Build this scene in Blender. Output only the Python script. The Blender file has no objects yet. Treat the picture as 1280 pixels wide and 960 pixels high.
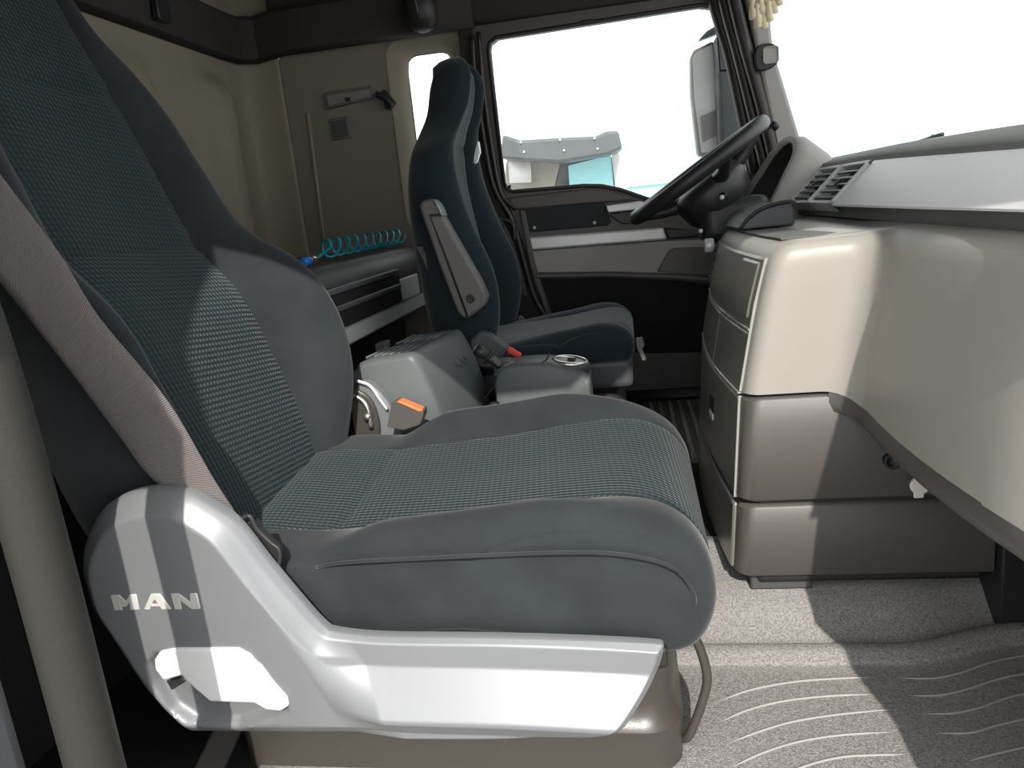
import bpy, bmesh, math, random
from mathutils import Vector, Matrix
random.seed(7)
S = bpy.context.scene
C = S.collection

# ------------------------------------------------------------------ camera, world, sun, exposure
F = 930.0                                    # focal length in pixels of a 1280 px wide frame
RM = ((0.98452268, -0.06261019, -0.16369195),
      (0.14459909, -0.23755565, 0.9605511),
      (-0.09902623, -0.96935405, -0.22482555))   # world <- camera (x right, y down, z forward)
cd = bpy.data.cameras.new('camera'); cam = bpy.data.objects.new('camera', cd); C.objects.link(cam)
cd.sensor_width = 36; cd.lens = F/1280*36; cd.clip_start = .02; cd.clip_end = 400
cam.matrix_world = Matrix(((RM[0][0], -RM[0][1], -RM[0][2], 0),
                           (RM[1][0], -RM[1][1], -RM[1][2], 0),
                           (RM[2][0], -RM[2][1], -RM[2][2], 0), (0, 0, 0, 1)))
S.camera = cam
W = bpy.data.worlds.new('hazy_sky'); S.world = W; W.use_nodes = True
wb = W.node_tree.nodes['Background']; wb.inputs[0].default_value = (.97, .985, 1, 1); wb.inputs[1].default_value = 2.05
sd = bpy.data.lights.new('sun', 'SUN'); sd.energy = 4.8; sd.angle = .012; sd.color = (1, .95, .88)
sun = bpy.data.objects.new('sun', sd); C.objects.link(sun)
SUN_DIR = Vector((-.20, 1, -.78)); sun.rotation_euler = SUN_DIR.to_track_quat('-Z', 'Y').to_euler()
sun.location = (1, -3, 4)
S.view_settings.view_transform = 'Standard'; S.view_settings.look = 'None'
S.view_settings.gamma = 1; S.view_settings.use_curve_mapping = False; S.view_settings.exposure = 0.0

# ------------------------------------------------------------------ helpers
def at(px, py, **k):
    """photo pixel on the plane X=, Y= or Z= (metres) -> point"""
    c = (px-640, py-480, F)
    d = Vector([sum(RM[r][i]*c[i] for i in range(3)) for r in range(3)])
    (a, v), = k.items()
    return d*(v/d['XYZ'.index(a)])

MATS = {}
def mat(name, col, rough=.5, metal=0., bump=0., bscale=80., var=0., vscale=6., sheen=0., coat=0., spec=.5, detail=4, dots=None, stripes=None, transmission=0):
    if name in MATS: return MATS[name]
    m = bpy.data.materials.new(name); m.use_nodes = True
    nt = m.node_tree; b = nt.nodes['Principled BSDF']; L = nt.links.new
    b.inputs['Roughness'].default_value = rough; b.inputs['Metallic'].default_value = metal
    b.inputs['Specular IOR Level'].default_value = spec
    b.inputs['Base Color'].default_value = (*col, 1)
    if sheen:
        b.inputs['Sheen Weight'].default_value = sheen; b.inputs['Sheen Roughness'].default_value = .45
    if coat: b.inputs['Coat Weight'].default_value = coat
    tc = nt.nodes.new('ShaderNodeTexCoord')
    height = None
    def noise(scale, det=detail):
        n = nt.nodes.new('ShaderNodeTexNoise'); n.inputs['Scale'].default_value = scale; n.inputs['Detail'].default_value = det
        L(tc.outputs['Object'], n.inputs['Vector']); return n.outputs['Fac']
    def mth(op, a, b_=None):
        n = nt.nodes.new('ShaderNodeMath'); n.operation = op
        for i, v in enumerate((a, b_)):
            if v is None: continue
            if isinstance(v, (int, float)): n.inputs[i].default_value = v
            else: L(v, n.inputs[i])
        return n.outputs[0]
    fac = None
    if var:
        nz = noise(vscale)
        fac = mth('MULTIPLY', mth('SUBTRACT', nz, .5), 2*var)
    if bump: height = mth('MULTIPLY', noise(bscale), bump)
    if dots or stripes:
        sp = nt.nodes.new('ShaderNodeSeparateXYZ'); L(tc.outputs['UV'], sp.inputs[0])
        if dots:
            fr, amp, camt = dots
            u = mth('SINE', mth('MULTIPLY', mth('ADD', sp.outputs[0], sp.outputs[1]), fr))
            v = mth('SINE', mth('MULTIPLY', mth('SUBTRACT', sp.outputs[0], sp.outputs[1]), fr*.8))
            w = mth('MULTIPLY', u, v)
        else:
            fr, amp, camt = stripes
            w = mth('SINE', mth('MULTIPLY', sp.outputs[0], fr))
        hw = mth('MULTIPLY', w, amp)
        height = hw if height is None else mth('ADD', height, hw)
        cw = mth('MULTIPLY', w, camt)
        fac = cw if fac is None else mth('ADD', fac, cw)
    if fac is not None:
        f1 = mth('ADD', fac, 1.0)
        vm = nt.nodes.new('ShaderNodeVectorMath'); vm.operation = 'SCALE'; vm.inputs[0].default_value = col
        L(f1, vm.inputs['Scale']); L(vm.outputs[0], b.inputs['Base Color'])
    if height is not None:
        bp = nt.nodes.new('ShaderNodeBump'); bp.inputs['Strength'].default_value = 1; bp.inputs['Distance'].default_value = .001
        L(height, bp.inputs['Height']); L(bp.outputs[0], b.inputs['Normal'])
    MATS[name] = m
    return m

def glass(name, tint, gl=.05):
    m = bpy.data.materials.new(name); m.use_nodes = True; nt = m.node_tree
    for n in list(nt.nodes): nt.nodes.remove(n)
    o = nt.nodes.new('ShaderNodeOutputMaterial'); mx = nt.nodes.new('ShaderNodeMixShader')
    t = nt.nodes.new('ShaderNodeBsdfTransparent'); t.inputs[0].default_value = (*tint, 1)
    g = nt.nodes.new('ShaderNodeBsdfGlossy'); g.inputs['Roughness'].default_value = .02
    mx.inputs[0].default_value = gl
    nt.links.new(t.outputs[0], mx.inputs[1]); nt.links.new(g.outputs[0], mx.inputs[2]); nt.links.new(mx.outputs[0], o.inputs[0])
    return m

M = dict(
    plush=mat('plush_fabric', (.028, .033, .036), .9, bump=.5, bscale=500, var=.5, vscale=8, sheen=.2, spec=.15),
    weave=mat('dotted_weave', (.020, .033, .037), .9, bump=.15, bscale=700, sheen=.12, spec=.15, dots=(370, 1.3, .36), var=.1, vscale=7),
    plush_dark=mat('driver_plush', (.016, .026, .032), .9, bump=.4, bscale=500, var=.15, sheen=.25, spec=.15),
    weave_dark=mat('driver_weave', (.021, .038, .045), .9, bump=.3, bscale=600, var=.1, sheen=.3, spec=.15),
    trim=mat('grey_trim_plastic', (.235, .243, .254), .42, metal=.30, bump=.12, bscale=900, spec=.5),
    trim_dark=mat('dark_grey_plastic', (.075, .078, .085), .5, bump=.15, bscale=600),
    arm=mat('armrest_plastic', (.13, .125, .12), .55, bump=.2, bscale=500),
    blackp=mat('black_plastic', (.02, .02, .021), .45, bump=.1, bscale=500),
    rubber=mat('black_rubber', (.02, .019, .019), .6),
    white=mat('white_lever_plastic', (.82, .82, .82), .4),
    chrome=mat('bright_metal', (.75, .73, .68), .25, metal=.9),
    alu=mat('dull_silver_paint', (.70, .71, .70), .36, metal=.2, bump=.05, bscale=900),
    letter=mat('brushed_letter_metal', (.78, .77, .72), .42, metal=.35),
    beige=mat('grey_beige_plastic', (.345, .328, .292), .36, bump=.25, bscale=700, spec=.4),
    taupe=mat('dark_taupe_plastic', (.09, .083, .078), .42, bump=.25, bscale=600),
    stackface=mat('bronze_grey_panel', (.30, .29, .255), .32, metal=.4, bump=.05, bscale=900),
    edge=mat('pale_edge_line', (.32, .32, .29), .35),
    basep=mat('seat_base_plastic', (.06, .054, .046), .32, bump=.15, bscale=500),
    cream=mat('cream_wall_panel', (.265, .238, .175), .75, bump=.4, bscale=350, var=.05),
    sidewall=mat('taupe_wall_panel', (.215, .20, .163), .75, bump=.4, bscale=350, var=.05),
    headliner=mat('dark_headliner', (.028, .026, .025), .8, bump=.3, bscale=300),
    carpet=mat('speckled_floor_mat', (.27, .26, .245), .8, bump=1.8, bscale=420, var=.95, vscale=300, detail=2),
    rib=mat('mat_rib', (.36, .35, .33), .6, bump=.6, bscale=420),
    black_carpet=mat('black_carpet', (.010, .010, .011), .95, bump=1, bscale=500),
    mattress=mat('dark_bunk_vinyl', (.045, .043, .042), .55, bump=.3, bscale=250),
    lightgrey=mat('pale_grey_plastic', (.62, .63, .61), .45),
    hose=mat('cyan_hose', (.0, .26, .33), .3, coat=.3),
    blue=mat('blue_connector', (.01, .18, .65), .35),
    orange=mat('orange_button', (.85, .22, .06), .4),
    red=mat('red_button', (.75, .05, .025), .4),
    belt=mat('grey_brown_webbing', (.165, .145, .14), .7, stripes=(2100, .55, .30), bump=.3, bscale=900, sheen=.3),
    belt_dark=mat('dark_webbing', (.05, .048, .048), .8, stripes=(2100, .5, .2)),
    coolbox=mat('cool_box_plastic', (.105, .12, .122), .45, bump=.2, bscale=700),
    bar=mat('grab_bar_rubber', (.025, .0245, .021), .6, bump=.3, bscale=350, spec=.3),
    door_dark=mat('dark_door_plastic', (.09, .083, .08), .5, bump=.2, bscale=500),
    door_panel=mat('taupe_door_fabric', (.36, .34, .305), .8, bump=.5, bscale=500),
    door_pocket=mat('door_pocket_black', (.012, .014, .016), .7, bump=.3, bscale=400),
    dashtop=mat('dash_top_plastic', (.22, .22, .20), .7, bump=.8, bscale=420, var=.12, vscale=300),
    dashstrip=mat('dark_dash_plastic', (.10, .105, .095), .6, bump=.3, bscale=400),
    silver=mat('silver_dash_panel', (.84, .84, .83), .40, metal=.15, bump=.1, bscale=900),
    fringe=mat('cream_fringe', (.75, .68, .48), .9, bump=1, bscale=200),
    pillar=mat('grey_pillar_trim', (.36, .35, .33), .6, bump=.2, bscale=500),
    seal=mat('brown_black_seal', (.03, .026, .024), .4),
    truckwhite=mat('white_truck_paint', (.8, .8, .8), .4),
    visor=mat('smoked_visor', (.10, .11, .115), .4),
    cyan=mat('cyan_tarpaulin', (.42, .84, .90), .6),
    ground=mat('pale_yard_ground', (.42, .41, .39), .9, var=.2, vscale=2),
    cup=mat('white_cap', (.72, .70, .64), .55),
)
GL = glass('window_glass', (.97, .985, .98), .03)
GLW = glass('windscreen_glass', (.98, .985, .98), .02)

def tag(o, label=None, cat=None, group=None, kind=None):
    if label: o['label'] = label
    if cat: o['category'] = cat
    if group: o['group'] = group
    if kind: o['kind'] = kind
    return o

def thing(name, loc, label, cat, group=None, kind=None):
    o = bpy.data.objects.new(name, None); o.empty_display_size = .05; C.objects.link(o); o.location = loc
    return tag(o, label, cat, group, kind)

def root_loc(p):
    v = Vector((0, 0, 0))
    while p is not None:
        v += Vector(p.location); p = p.parent
    return v

def obj(name, verts, faces, m, parent=None, smooth=True, bevel=0., seg=2, sub=0, uv=None, auto=None, solid=0.):
    base = root_loc(parent)
    me = bpy.data.meshes.new(name)
    if parent is None and verts:               # origin at the bottom centre
        xs = [v[0] for v in verts]; ys = [v[1] for v in verts]; zs = [v[2] for v in verts]
        base = Vector(((min(xs)+max(xs))/2, (min(ys)+max(ys))/2, min(zs)))
    me.from_pydata([(v[0]-base.x, v[1]-base.y, v[2]-base.z) for v in verts], [], faces); me.validate(); me.update()
    if uv:
        ul = me.uv_layers.new(name='UVMap')
        for lp in me.loops: ul.data[lp.index].uv = uv[lp.vertex_index]
    bm = bmesh.new(); bm.from_mesh(me); bmesh.ops.recalc_face_normals(bm, faces=bm.faces); bm.to_mesh(me); bm.free()
    for p in me.polygons: p.use_smooth = smooth
    me.materials.append(m)
    o = bpy.data.objects.new(name, me); C.objects.link(o)
    if parent: o.parent = parent
    else: o.location = base
    if solid:
        md = o.modifiers.new('thickness', 'SOLIDIFY'); md.thickness = solid; md.offset = 0
    if bevel:
        md = o.modifiers.new('bevel', 'BEVEL'); md.width = bevel; md.segments = seg; md.limit_method = 'ANGLE'; md.angle_limit = math.radians(35)
        md.harden_normals = False
    if sub:
        md = o.modifiers.new('sub', 'SUBSURF'); md.levels = md.render_levels = sub
    if smooth and (auto or bevel):
        try: me.set_sharp_from_angle(angle=math.radians(auto or 40))
        except Exception: pass
    return o

def cr(pts, n, closed=False):
    """Catmull-Rom through n-dim points, n samples per span"""
    P = [Vector(p) for p in pts]; out = []; k = len(P)
    spans = k if closed else k-1
    for i in range(spans):
        p1, p2 = P[i], P[(i+1) % k]
        p0 = P[(i-1) % k] if (closed or i > 0) else p1*2-p2
        p3 = P[(i+2) % k] if (closed or i+2 < k) else p2*2-p1
        for j in range(n):
            t = j/n
            out.append(.5*((2*p1)+(p2-p0)*t+(2*p0-5*p1+4*p2-p3)*t*t+(3*p1-p0-3*p2+p3)*t**3))
    if not closed: out.append(P[-1].copy())
    return out

def grid_faces(nr, nc, wrap=False, r0=0, r1=None):
    f = []
    for r in range(nr-1):
        for c in range(nc if wrap else nc-1):
            c2 = (c+1) % nc
            f.append((r*nc+c, r*nc+c2, (r+1)*nc+c2, (r+1)*nc+c))
    return f

def loft(name, secs, m, parent=None, wrap=True, caps=True, **k):
    nr, nc = len(secs), len(secs[0]); v = [p for s in secs for p in s]
    f = grid_faces(nr, nc, wrap)
    if caps and wrap:
        f.append(tuple(range(nc-1, -1, -1))); f.append(tuple((nr-1)*nc+i for i in range(nc)))
    return obj(name, v, f, m, parent, **k)

def box(name, lo, hi, m, parent=None, bevel=.004, **k):
    x0, y0, z0 = lo; x1, y1, z1 = hi
    v = [(x, y, z) for z in (z0, z1) for y in (y0, y1) for x in (x0, x1)]
    f = [(0, 2, 3, 1), (4, 5, 7, 6), (0, 1, 5, 4), (2, 6, 7, 3), (0, 4, 6, 2), (1, 3, 7, 5)]
    return obj(name, v, f, m, parent, bevel=bevel, **k)

def prism(name, loop, off, m, parent=None, bevel=.003, **k):
    """closed loop of 3-D points extruded by the vector off"""
    n = len(loop); off = Vector(off)
    v = [Vector(p) for p in loop] + [Vector(p)+off for p in loop]
    f = [tuple(range(n)), tuple(range(2*n-1, n-1, -1))] + [(i, (i+1) % n, n+(i+1) % n, n+i) for i in range(n)]
    return obj(name, v, f, m, parent, bevel=bevel, **k)

def frames(path):
    P = [Vector(p) for p in path]; T = []
    for i in range(len(P)):
        T.append((P[min(i+1, len(P)-1)]-P[max(i-1, 0)]).normalized())
    n = T[0].orthogonal().normalized(); out = []
    for i, t in enumerate(T):
        n = (n-t*n.dot(t)).normalized(); out.append((P[i], n, t.cross(n)))
    return out

def tube(name, path, r, m, parent=None, seg=10, ends=True, **k):
    fr = frames(path); secs = []
    for i, (p, n, b) in enumerate(fr):
        rr = r[i] if isinstance(r, (list, tuple)) else r
        secs.append([p+(n*math.cos(a)+b*math.sin(a))*rr for a in [2*math.pi*j/seg for j in range(seg)]])
    return loft(name, secs, m, parent, caps=ends, **k)

def ringtube(name, center, nrm, R_, r, m, parent=None, n=56, seg=12, a0=0, **k):
    nrm = Vector(nrm).normalized(); u = nrm.orthogonal().normalized(); w = nrm.cross(u); c = Vector(center)
    v = []
    for i in range(n):
        a = 2*math.pi*i/n; d = u*math.cos(a)+w*math.sin(a)
        for j in range(seg):
            b = 2*math.pi*j/seg
            v.append(c+d*(R_+r*math.cos(b))+nrm*r*math.sin(b))
    f = [(i*seg+j, i*seg+(j+1) % seg, ((i+1) % n)*seg+(j+1) % seg, ((i+1) % n)*seg+j) for i in range(n) for j in range(seg)]
    return obj(name, v, f, m, parent, **k)

def lathe(name, base, axis, prof, m, parent=None, seg=28, **k):
    """prof: list of (radius, distance along axis)"""
    ax = Vector(axis).normalized(); u = ax.orthogonal().normalized(); w = ax.cross(u); c = Vector(base)
    secs = [[c+ax*h+(u*math.cos(2*math.pi*j/seg)+w*math.sin(2*math.pi*j/seg))*max(r, 1e-4) for j in range(seg)] for r, h in prof]
    return loft(name, secs, m, parent, **k)

def rrect(x0, x1, z0, z1, r, n=5):
    o = []
    for cx, cz, a in ((x1-r, z1-r, 0), (x0+r, z1-r, 90), (x0+r, z0+r, 180), (x1-r, z0+r, 270)):
        for i in range(n+1):
            t = math.radians(a+90*i/n); o.append((cx+r*math.cos(t), cz+r*math.sin(t)))
    return o

def resample(loop, n, center, a0=0.):
    """sample a star-shaped 2-D loop at n equal angles round center"""
    out = []; k = len(loop)
    for i in range(n):
        a = a0+2*math.pi*i/n; d = (math.cos(a), math.sin(a)); best = None
        for j in range(k):
            p, q = loop[j], loop[(j+1) % k]
            ex, ey = q[0]-p[0], q[1]-p[1]; wx, wy = p[0]-center[0], p[1]-center[1]
            den = d[0]*ey-d[1]*ex
            if abs(den) < 1e-12: continue
            t = (wx*ey-wy*ex)/den; s = (wx*d[1]-wy*d[0])/den
            if t > 0 and -1e-6 <= s <= 1+1e-6 and (best is None or t > best): best = t
        best = best or .001
        out.append((center[0]+d[0]*best, center[1]+d[1]*best))
    return out

def ringplate(name, outer, inner, y0, y1, m, parent=None, center=None, n=160, bevel=.003, **k):
    """plate in the XZ plane between y0 (front) and y1 with a hole"""
    center = center or (sum(p[0] for p in inner)/len(inner), sum(p[1] for p in inner)/len(inner))
    # include the exact corners of the outer loop as sampling angles
    A = sorted(set([2*math.pi*i/n for i in range(n)] + [math.atan2(p[1]-center[1], p[0]-center[0]) % (2*math.pi) for p in outer+inner]))
    def samp(loop): return [resample(loop, 1, center, a)[0] for a in A]
    o, i_ = samp(outer), samp(inner); K = len(A)
    v = [(p[0], y0, p[1]) for p in o]+[(p[0], y0, p[1]) for p in i_]+[(p[0], y1, p[1]) for p in o]+[(p[0], y1, p[1]) for p in i_]
    f = []
    for a in range(K):
        b = (a+1) % K
        f += [(a, b, K+b, K+a), (2*K+a, 3*K+a, 3*K+b, 2*K+b), (a, 2*K+a, 2*K+b, b), (K+a, K+b, 3*K+b, 3*K+a)]
    return obj(name, v, f, m, parent, bevel=bevel, **k)

def interp(tab, x):
    if x <= tab[0][0]: return tab[0][1]
    for (a, va), (b, vb) in zip(tab, tab[1:]):
        if x <= b: return va+(vb-va)*(x-a)/(b-a)
    return tab[-1][1]
def sstep(a, b, x):
    t = max(0, min(1, (x-a)/(b-a))); return t*t*(3-2*t)

# ------------------------------------------------------------------ the cab shell
YF = 2.60           # inner face of the driver's side
YN = 0.60           # passenger door opening
XR = -1.27          # rear wall
def struct(o): return tag(o, kind='structure')

# floor: cab floor and tunnel, lower passenger footwell
struct(box('floor', (-1.35, 1.46, -.80), (.95, 2.75, -.70), M['black_carpet'], bevel=0))
struct(box('floor', (-1.35, .50, -.95), (.95, 1.46, -.815), M['black_carpet'], bevel=0))
struct(box('ceiling', (-1.4, .45, .98), (.95, 2.8, 1.02), M['headliner'], bevel=0))

# rear wall: moulded cream panel, profile along Y, rounded into the side wall
def rear_profile(y):
    b = XR
    b += .060*sstep(2.22, 2.30, y)*(1-sstep(2.36, 2.46, y))       # upright moulded column
    b += .035*sstep(1.50, 1.56, y)*(1-sstep(1.96, 2.04, y))       # raised panel
    return b
v = []; ys = [.5+i*.02 for i in range(int((2.44-.5)/.02)+1)]
prof = [(rear_profile(y), y) for y in ys]
prof += [tuple(p) for p in cr([(prof[-1][0], 2.44), (-1.268, 2.53), (-1.255, 2.575), (-1.20, 2.596), (-1.137, 2.60)], 5)][1:]
zs = [-.80, -.3, 0, .3, .44, .47, .49, .51, .53, .56, .60, .98]
secs = []
for z in zs:
    k = sstep(.44, .53, z)
    row = []
    for (x, y) in prof:
        base_x = x if y > 2.44 else XR
        row.append((x*(1-k)+(base_x)*k, y, z))
    secs.append(row)
struct(loft('wall_rear', secs, M['cream'], wrap=False, solid=.004))
struct(box('wall_rear_lower', (XR+.01, .62, -.815), (-1.02, 1.49, -.30), M['black_carpet'], bevel=.01))
# recessed moulding lines on the rear wall
wr = bpy.data.objects['wall_rear']
tube('panel_moulding', cr([(XR-.011, 1.3, .50), (XR-.011, 1.9, .49), (XR-.011, 2.00, .46), (XR-.011, 2.04, .38), (XR-.011, 2.05, .2), (XR-.011, 2.06, -.3)], 8), .02, M['cream'], wr)
# driver's side wall with the quarter window hole
win2 = rrect(-.70, -.545, .02, .545, .035)
w_out = [(-1.137, -.80), (-1.137, .60), (-.40, .60), (-.40, -.80)]
ws = struct(ringplate('wall_driver', w_out, rrect(-.755, -.49, -.03, .60-.012, .05), YF, YF+.02, M['sidewall'], center=(-.62, .25)))
a = rrect(-.757, -.488, -.032, .590, .05); b = win2
K = 120; cc = (-.62, .25)
ra, rb = resample(a, K, cc), resample(b, K, cc); mid = [((p[0]*.45+q[0]*.55), (p[1]*.45+q[1]*.55)) for p, q in zip(ra, rb)]
loft('window_reveal', [[(p[0], YF-.003, p[1]) for p in ra], [(p[0], YF+.012, p[1]) for p in mid], [(p[0], YF+.055, p[1]) for p in rb]], M['cream'], ws, caps=False)
w2 = struct(prism('window_2', [(p[0], YF+.06, p[1]) for p in rrect(-.72, -.53, 0, .56, .04)], (0, .005, 0), GL, bevel=0))
ringplate('window_frame', rrect(-.74, -.51, -.02, .575, .05), win2, YF+.050, YF+.058, M['seal'], w2, center=cc)
box('panel_seam', (-1.139, YF-.002, -.1), (-1.136, YF+.004, .585), M['arm'], ws, bevel=.001)
tube('wall_rib', [(-1.062, YF, .40), (-1.068, YF, .15), (-1.076, YF, -.1)], .007, M['cream'], ws)

# dark cornice strip along rear and side walls, locker above
cp = [(XR+.004, .5), (XR+.004, 2.44), (-1.255, 2.53), (-1.20, 2.575), (-1.10, YF-.03), (-.44, YF-.03)]
secs = []
for z, d in ((.575, .0), (.585, .03), (.70, .045), (.715, .03), (.715, -.02)):
    row = []
    for i, (x, y) in enumerate(cp):
        nx, ny = [(1, 0), (1, 0), (.85, -.4), (.5, -.8), (.1, -1), (0, -1)][i]
        row.append((x+nx*d, y+ny*d, z + (.012 if i >= 4 else 0)))
    secs.append(row)
struct(tag(loft('trim_1', secs, M['headliner'], wrap=False, caps=False, solid=.004, auto=30)))
t1 = bpy.data.objects['trim_1']
box('clip_socket', (-1.226, 2.03, .60), (-1.205, 2.09, .68), M['blackp'], t1)
lathe('screw_cap', (-1.226, 1.80, .63), (1, 0, 0), [(.0, .012), (.006, .011), (.008, 0)], M['blackp'], t1, seg=12)
struct(box('wall_upper', (-1.145, YF-.02, .70), (.6, YF+.1, .99), M['headliner'], bevel=.01))
struct(box('wall_header', (-.47, YF-.035, .60), (.62, YF+.05, .72), M['headliner'], bevel=.012))

# ------------------------------------------------------------------ driver's door
def pp(pts, y): return [at(px, py, Y=y) for px, py in pts]
def flat(pts, y): return [(p.x, p.z) for p in pp(pts, y)]
def panel(name, pts, y, th, m, parent, bevel=.003, rnd=0, **k):
    """outline read off the photo on the plane Y=y, th metres thick away from the cab"""
    L_ = pp(pts, y)
    if rnd: L_ = cr(L_, rnd, True)
    return prism(name, L_, (0, th, 0), m, parent, bevel=bevel, **k)

door_win = [(-.40, .10), (-.407, .52), (-.400, .543), (-.378, .556), (.27, .566), (.315, .556), (.345, .50), (.41, .0), (.40, -.012),
            (.10, -.014), (.05, .008), (-.01, .035), (-.07, .053), (-.13, .060), (-.372, .066), (-.392, .078)]
door_out = [(-.47, .60), (.375, .605), (.41, .55), (.50, .03), (.55, -.28), (.55, -.66), (-.17, -.66), (-.28, -.40), (-.355, -.10), (-.40, .03), (-.425, .2)]
d1 = struct(ringplate('door_1', door_out, door_win, YF-.004, YF+.05, M['door_dark'], center=(0, .28), bevel=.008))
wl = struct(prism('window_1', [(x*1.02, YF+.03, .28+(z-.28)*1.04) for x, z in door_win], (0, .005, 0), GL, bevel=0))
tube('window_seal', [(x, YF-.004, z) for x, z in door_win+door_win[:1]], .007, M['seal'], wl)
box('seal_clip', (.0-.10, YF-.012, .556), (-.06, YF, .570), M['blackp'], wl)
panel('quarter_pane_frame', [(893, 10), (895.5, 10), (901, 88), (899, 90)], YF+.02, .01, M['blackp'], wl, bevel=.001)
panel('quarter_pane_sill', [(899, 87), (920, 85.5), (920, 88), (899, 90)], YF+.02, .01, M['blackp'], wl, bevel=.001)
pk = panel('door_pocket', [(650, 263), (655, 259), (752, 253.5), (757, 256), (764, 278), (760, 282), (664, 290), (658, 288)], YF-.012, .02, M['door_pocket'], d1)
for q in ((668, 284.5), (743, 278.5)):
    c = at(*q, Y=YF-.014); lathe('screw', c, (0, -1, 0), [(.006, 0), (.005, .003), (.0, .004)], M['lightgrey'], d1, seg=12)
panel('door_strip', [(660, 297), (829, 284.5), (834, 299.5), (664.5, 313)], YF-.022, .03, M['alu'], d1, bevel=.007, seg=3)
panel('door_strip_end', [(830, 284.5), (872, 288), (876, 296), (835, 299.5)], YF-.020, .03, M['blackp'], d1, bevel=.006)
panel('door_panel', [(664.5, 314), (834, 301), (900, 299), (900, 347), (840, 342), (760, 340), (670.5, 341)], YF-.014, .02, M['door_panel'], d1)
sp = panel('speaker_grille', [(821, 339.5), (836, 313), (843, 310), (900, 308), (900, 346)], YF-.018, .012, M['taupe'], d1)
panel('door_ledge', [(668, 342), (760, 341), (840, 343), (900, 348), (900, 354), (840, 349), (760, 346), (670, 348)], YF-.03, .04, M['door_dark'], d1, bevel=.004)
panel('door_carpet', [(672, 349), (760, 347), (840, 350), (900, 356), (900, 440), (800, 442), (700, 420), (688, 396)], YF-.010, .015, M['black_carpet'], d1)
panel('door_edge_frame', [(649, 262), (656, 263), (669, 330), (676, 352), (690, 396), (684, 397), (668, 352), (661, 328)], YF-.026, .04, M['door_dark'], d1, bevel=.004)
hd = panel('door_handle', [(757, 257), (800, 251.5), (806, 253), (800, 262), (760, 266)], YF-.03, .02, M['alu'], d1, bevel=.004)
panel('handle_bowl', [(764, 267), (800, 263), (796, 277), (780, 280), (768, 274)], YF-.016, .02, M['blackp'], d1, bevel=.004, rnd=4)
panel('door_sill_cover', [(634, 247), (740, 235), (762, 238), (800, 250), (757, 253), (650, 262), (640, 262)], YF-.016, .02, M['door_dark'], d1, bevel=.006)
lathe('screw_cap', at(637, 233, Y=YF-.006), (0, -1, 0), [(.006, 0), (.005, .004), (0, .005)], M['blackp'], d1, seg=12)

# seals and pillar beside the driver's door
tr2 = struct(prism('trim_2', [(x, YF-.01, z) for x, z in [(-.50, .60), (-.455, .60), (-.41, .1), (-.35, -.12), (-.27, -.42), (-.16, -.70), (-.6, -.70), (-.52, -.1)]], (0, .02, 0), M['headliner'], bevel=.003))
tube('door_seal', cr(pp([(590, 45), (594, 100), (606, 180), (618, 235), (640, 275), (656, 330), (668, 370), (686, 402)], YF-.016), 6), .010, M['seal'], tr2)
tube('door_seal', cr(pp([(598, 40), (604, 110), (614, 180), (626, 240), (645, 262)], YF-.02), 6), .007, M['seal'], tr2)
gh = tag(tube('grab_loop', cr(pp([(620, 279), (626, 275), (640, 279), (643, 290), (643, 300)], YF-.05), 6), .008, M['blackp']), 'small black loop handle beside the driver seat backrest and door', 'handle')

# A-pillar on the driver's side
tr3 = struct(panel('trim_3', [(905, -140), (948, -140), (967, 60), (1000, 170), (1006, 215), (975, 215), (945, 60)], 2.50, .10, M['pillar'], None, bevel=.012, seg=3))
tube('pillar_seal', cr(pp([(896, -110), (918, 0), (934, 65), (952, 130), (972, 215)], 2.51), 5), .020, M['seal'], tr3)
tube('pillar_seal', cr(pp([(885, -110), (905, 0), (922, 65), (938, 130), (958, 215)], 2.54), 5), .018, M['seal'], tr3)
tube('pillar_seal', cr(pp([(872, -110), (893, 0), (912, 65), (926, 130), (945, 215)], 2.58), 5), .022, M['seal'], tr3)
c = at(960, 71, Y=2.49)
sens = thing('tweeter_cap', c, 'small rounded grey cap with dark side on the windscreen pillar', 'cap')
prism('housing', cr([(c.x+dx, 2.495, c.z+dz) for dx, dz in ((-.035, .028), (.018, .03), (.024, -.024), (-.032, -.036))], 6, True), (0, -.02, 0), M['blackp'], sens, bevel=.004)
prism('face', [(c.x+x+.006, 2.478, c.z+z) for x, z in rrect(-.022, .020, -.021, .024, .009)], (0, -.006, 0), M['pillar'], sens, bevel=.002)
ringplate('rim', [(c.x+x+.006, c.z+z) for x, z in rrect(-.024, .022, -.023, .026, .010)], [(c.x+x+.006, c.z+z) for x, z in rrect(-.020, .018, -.019, .022, .008)], 2.470, 2.474, M['edge'], sens, bevel=0, n=48)

# windscreen, header, lower front wall
def ws_x(y, z):
    t = max(0, min(1, (y-.60)/1.92)); return .57+.27*math.sin(math.pi*t)**.55-.22*(z-.05)
secs = [[(ws_x(.60+1.92*i/28, z), .60+1.92*i/28, z) for i in range(29)] for z in (-.02, .2, .5, .95)]
struct(loft('window_3', secs, GLW, wrap=False, caps=False))
secs = [[(ws_x(.60+1.92*i/28, .8)+dx, .60+1.92*i/28, z) for i in range(29)] for z, dx in ((.92, .0), (.92, -.05), (1.0, -.08))]
struct(loft('wall_front_header', secs, M['headliner'], wrap=False, caps=False, solid=.01))
struct(box('wall_front', (.90, .6, -.95), (.95, 2.75, .0), M['blackp'], bevel=0))

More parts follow.
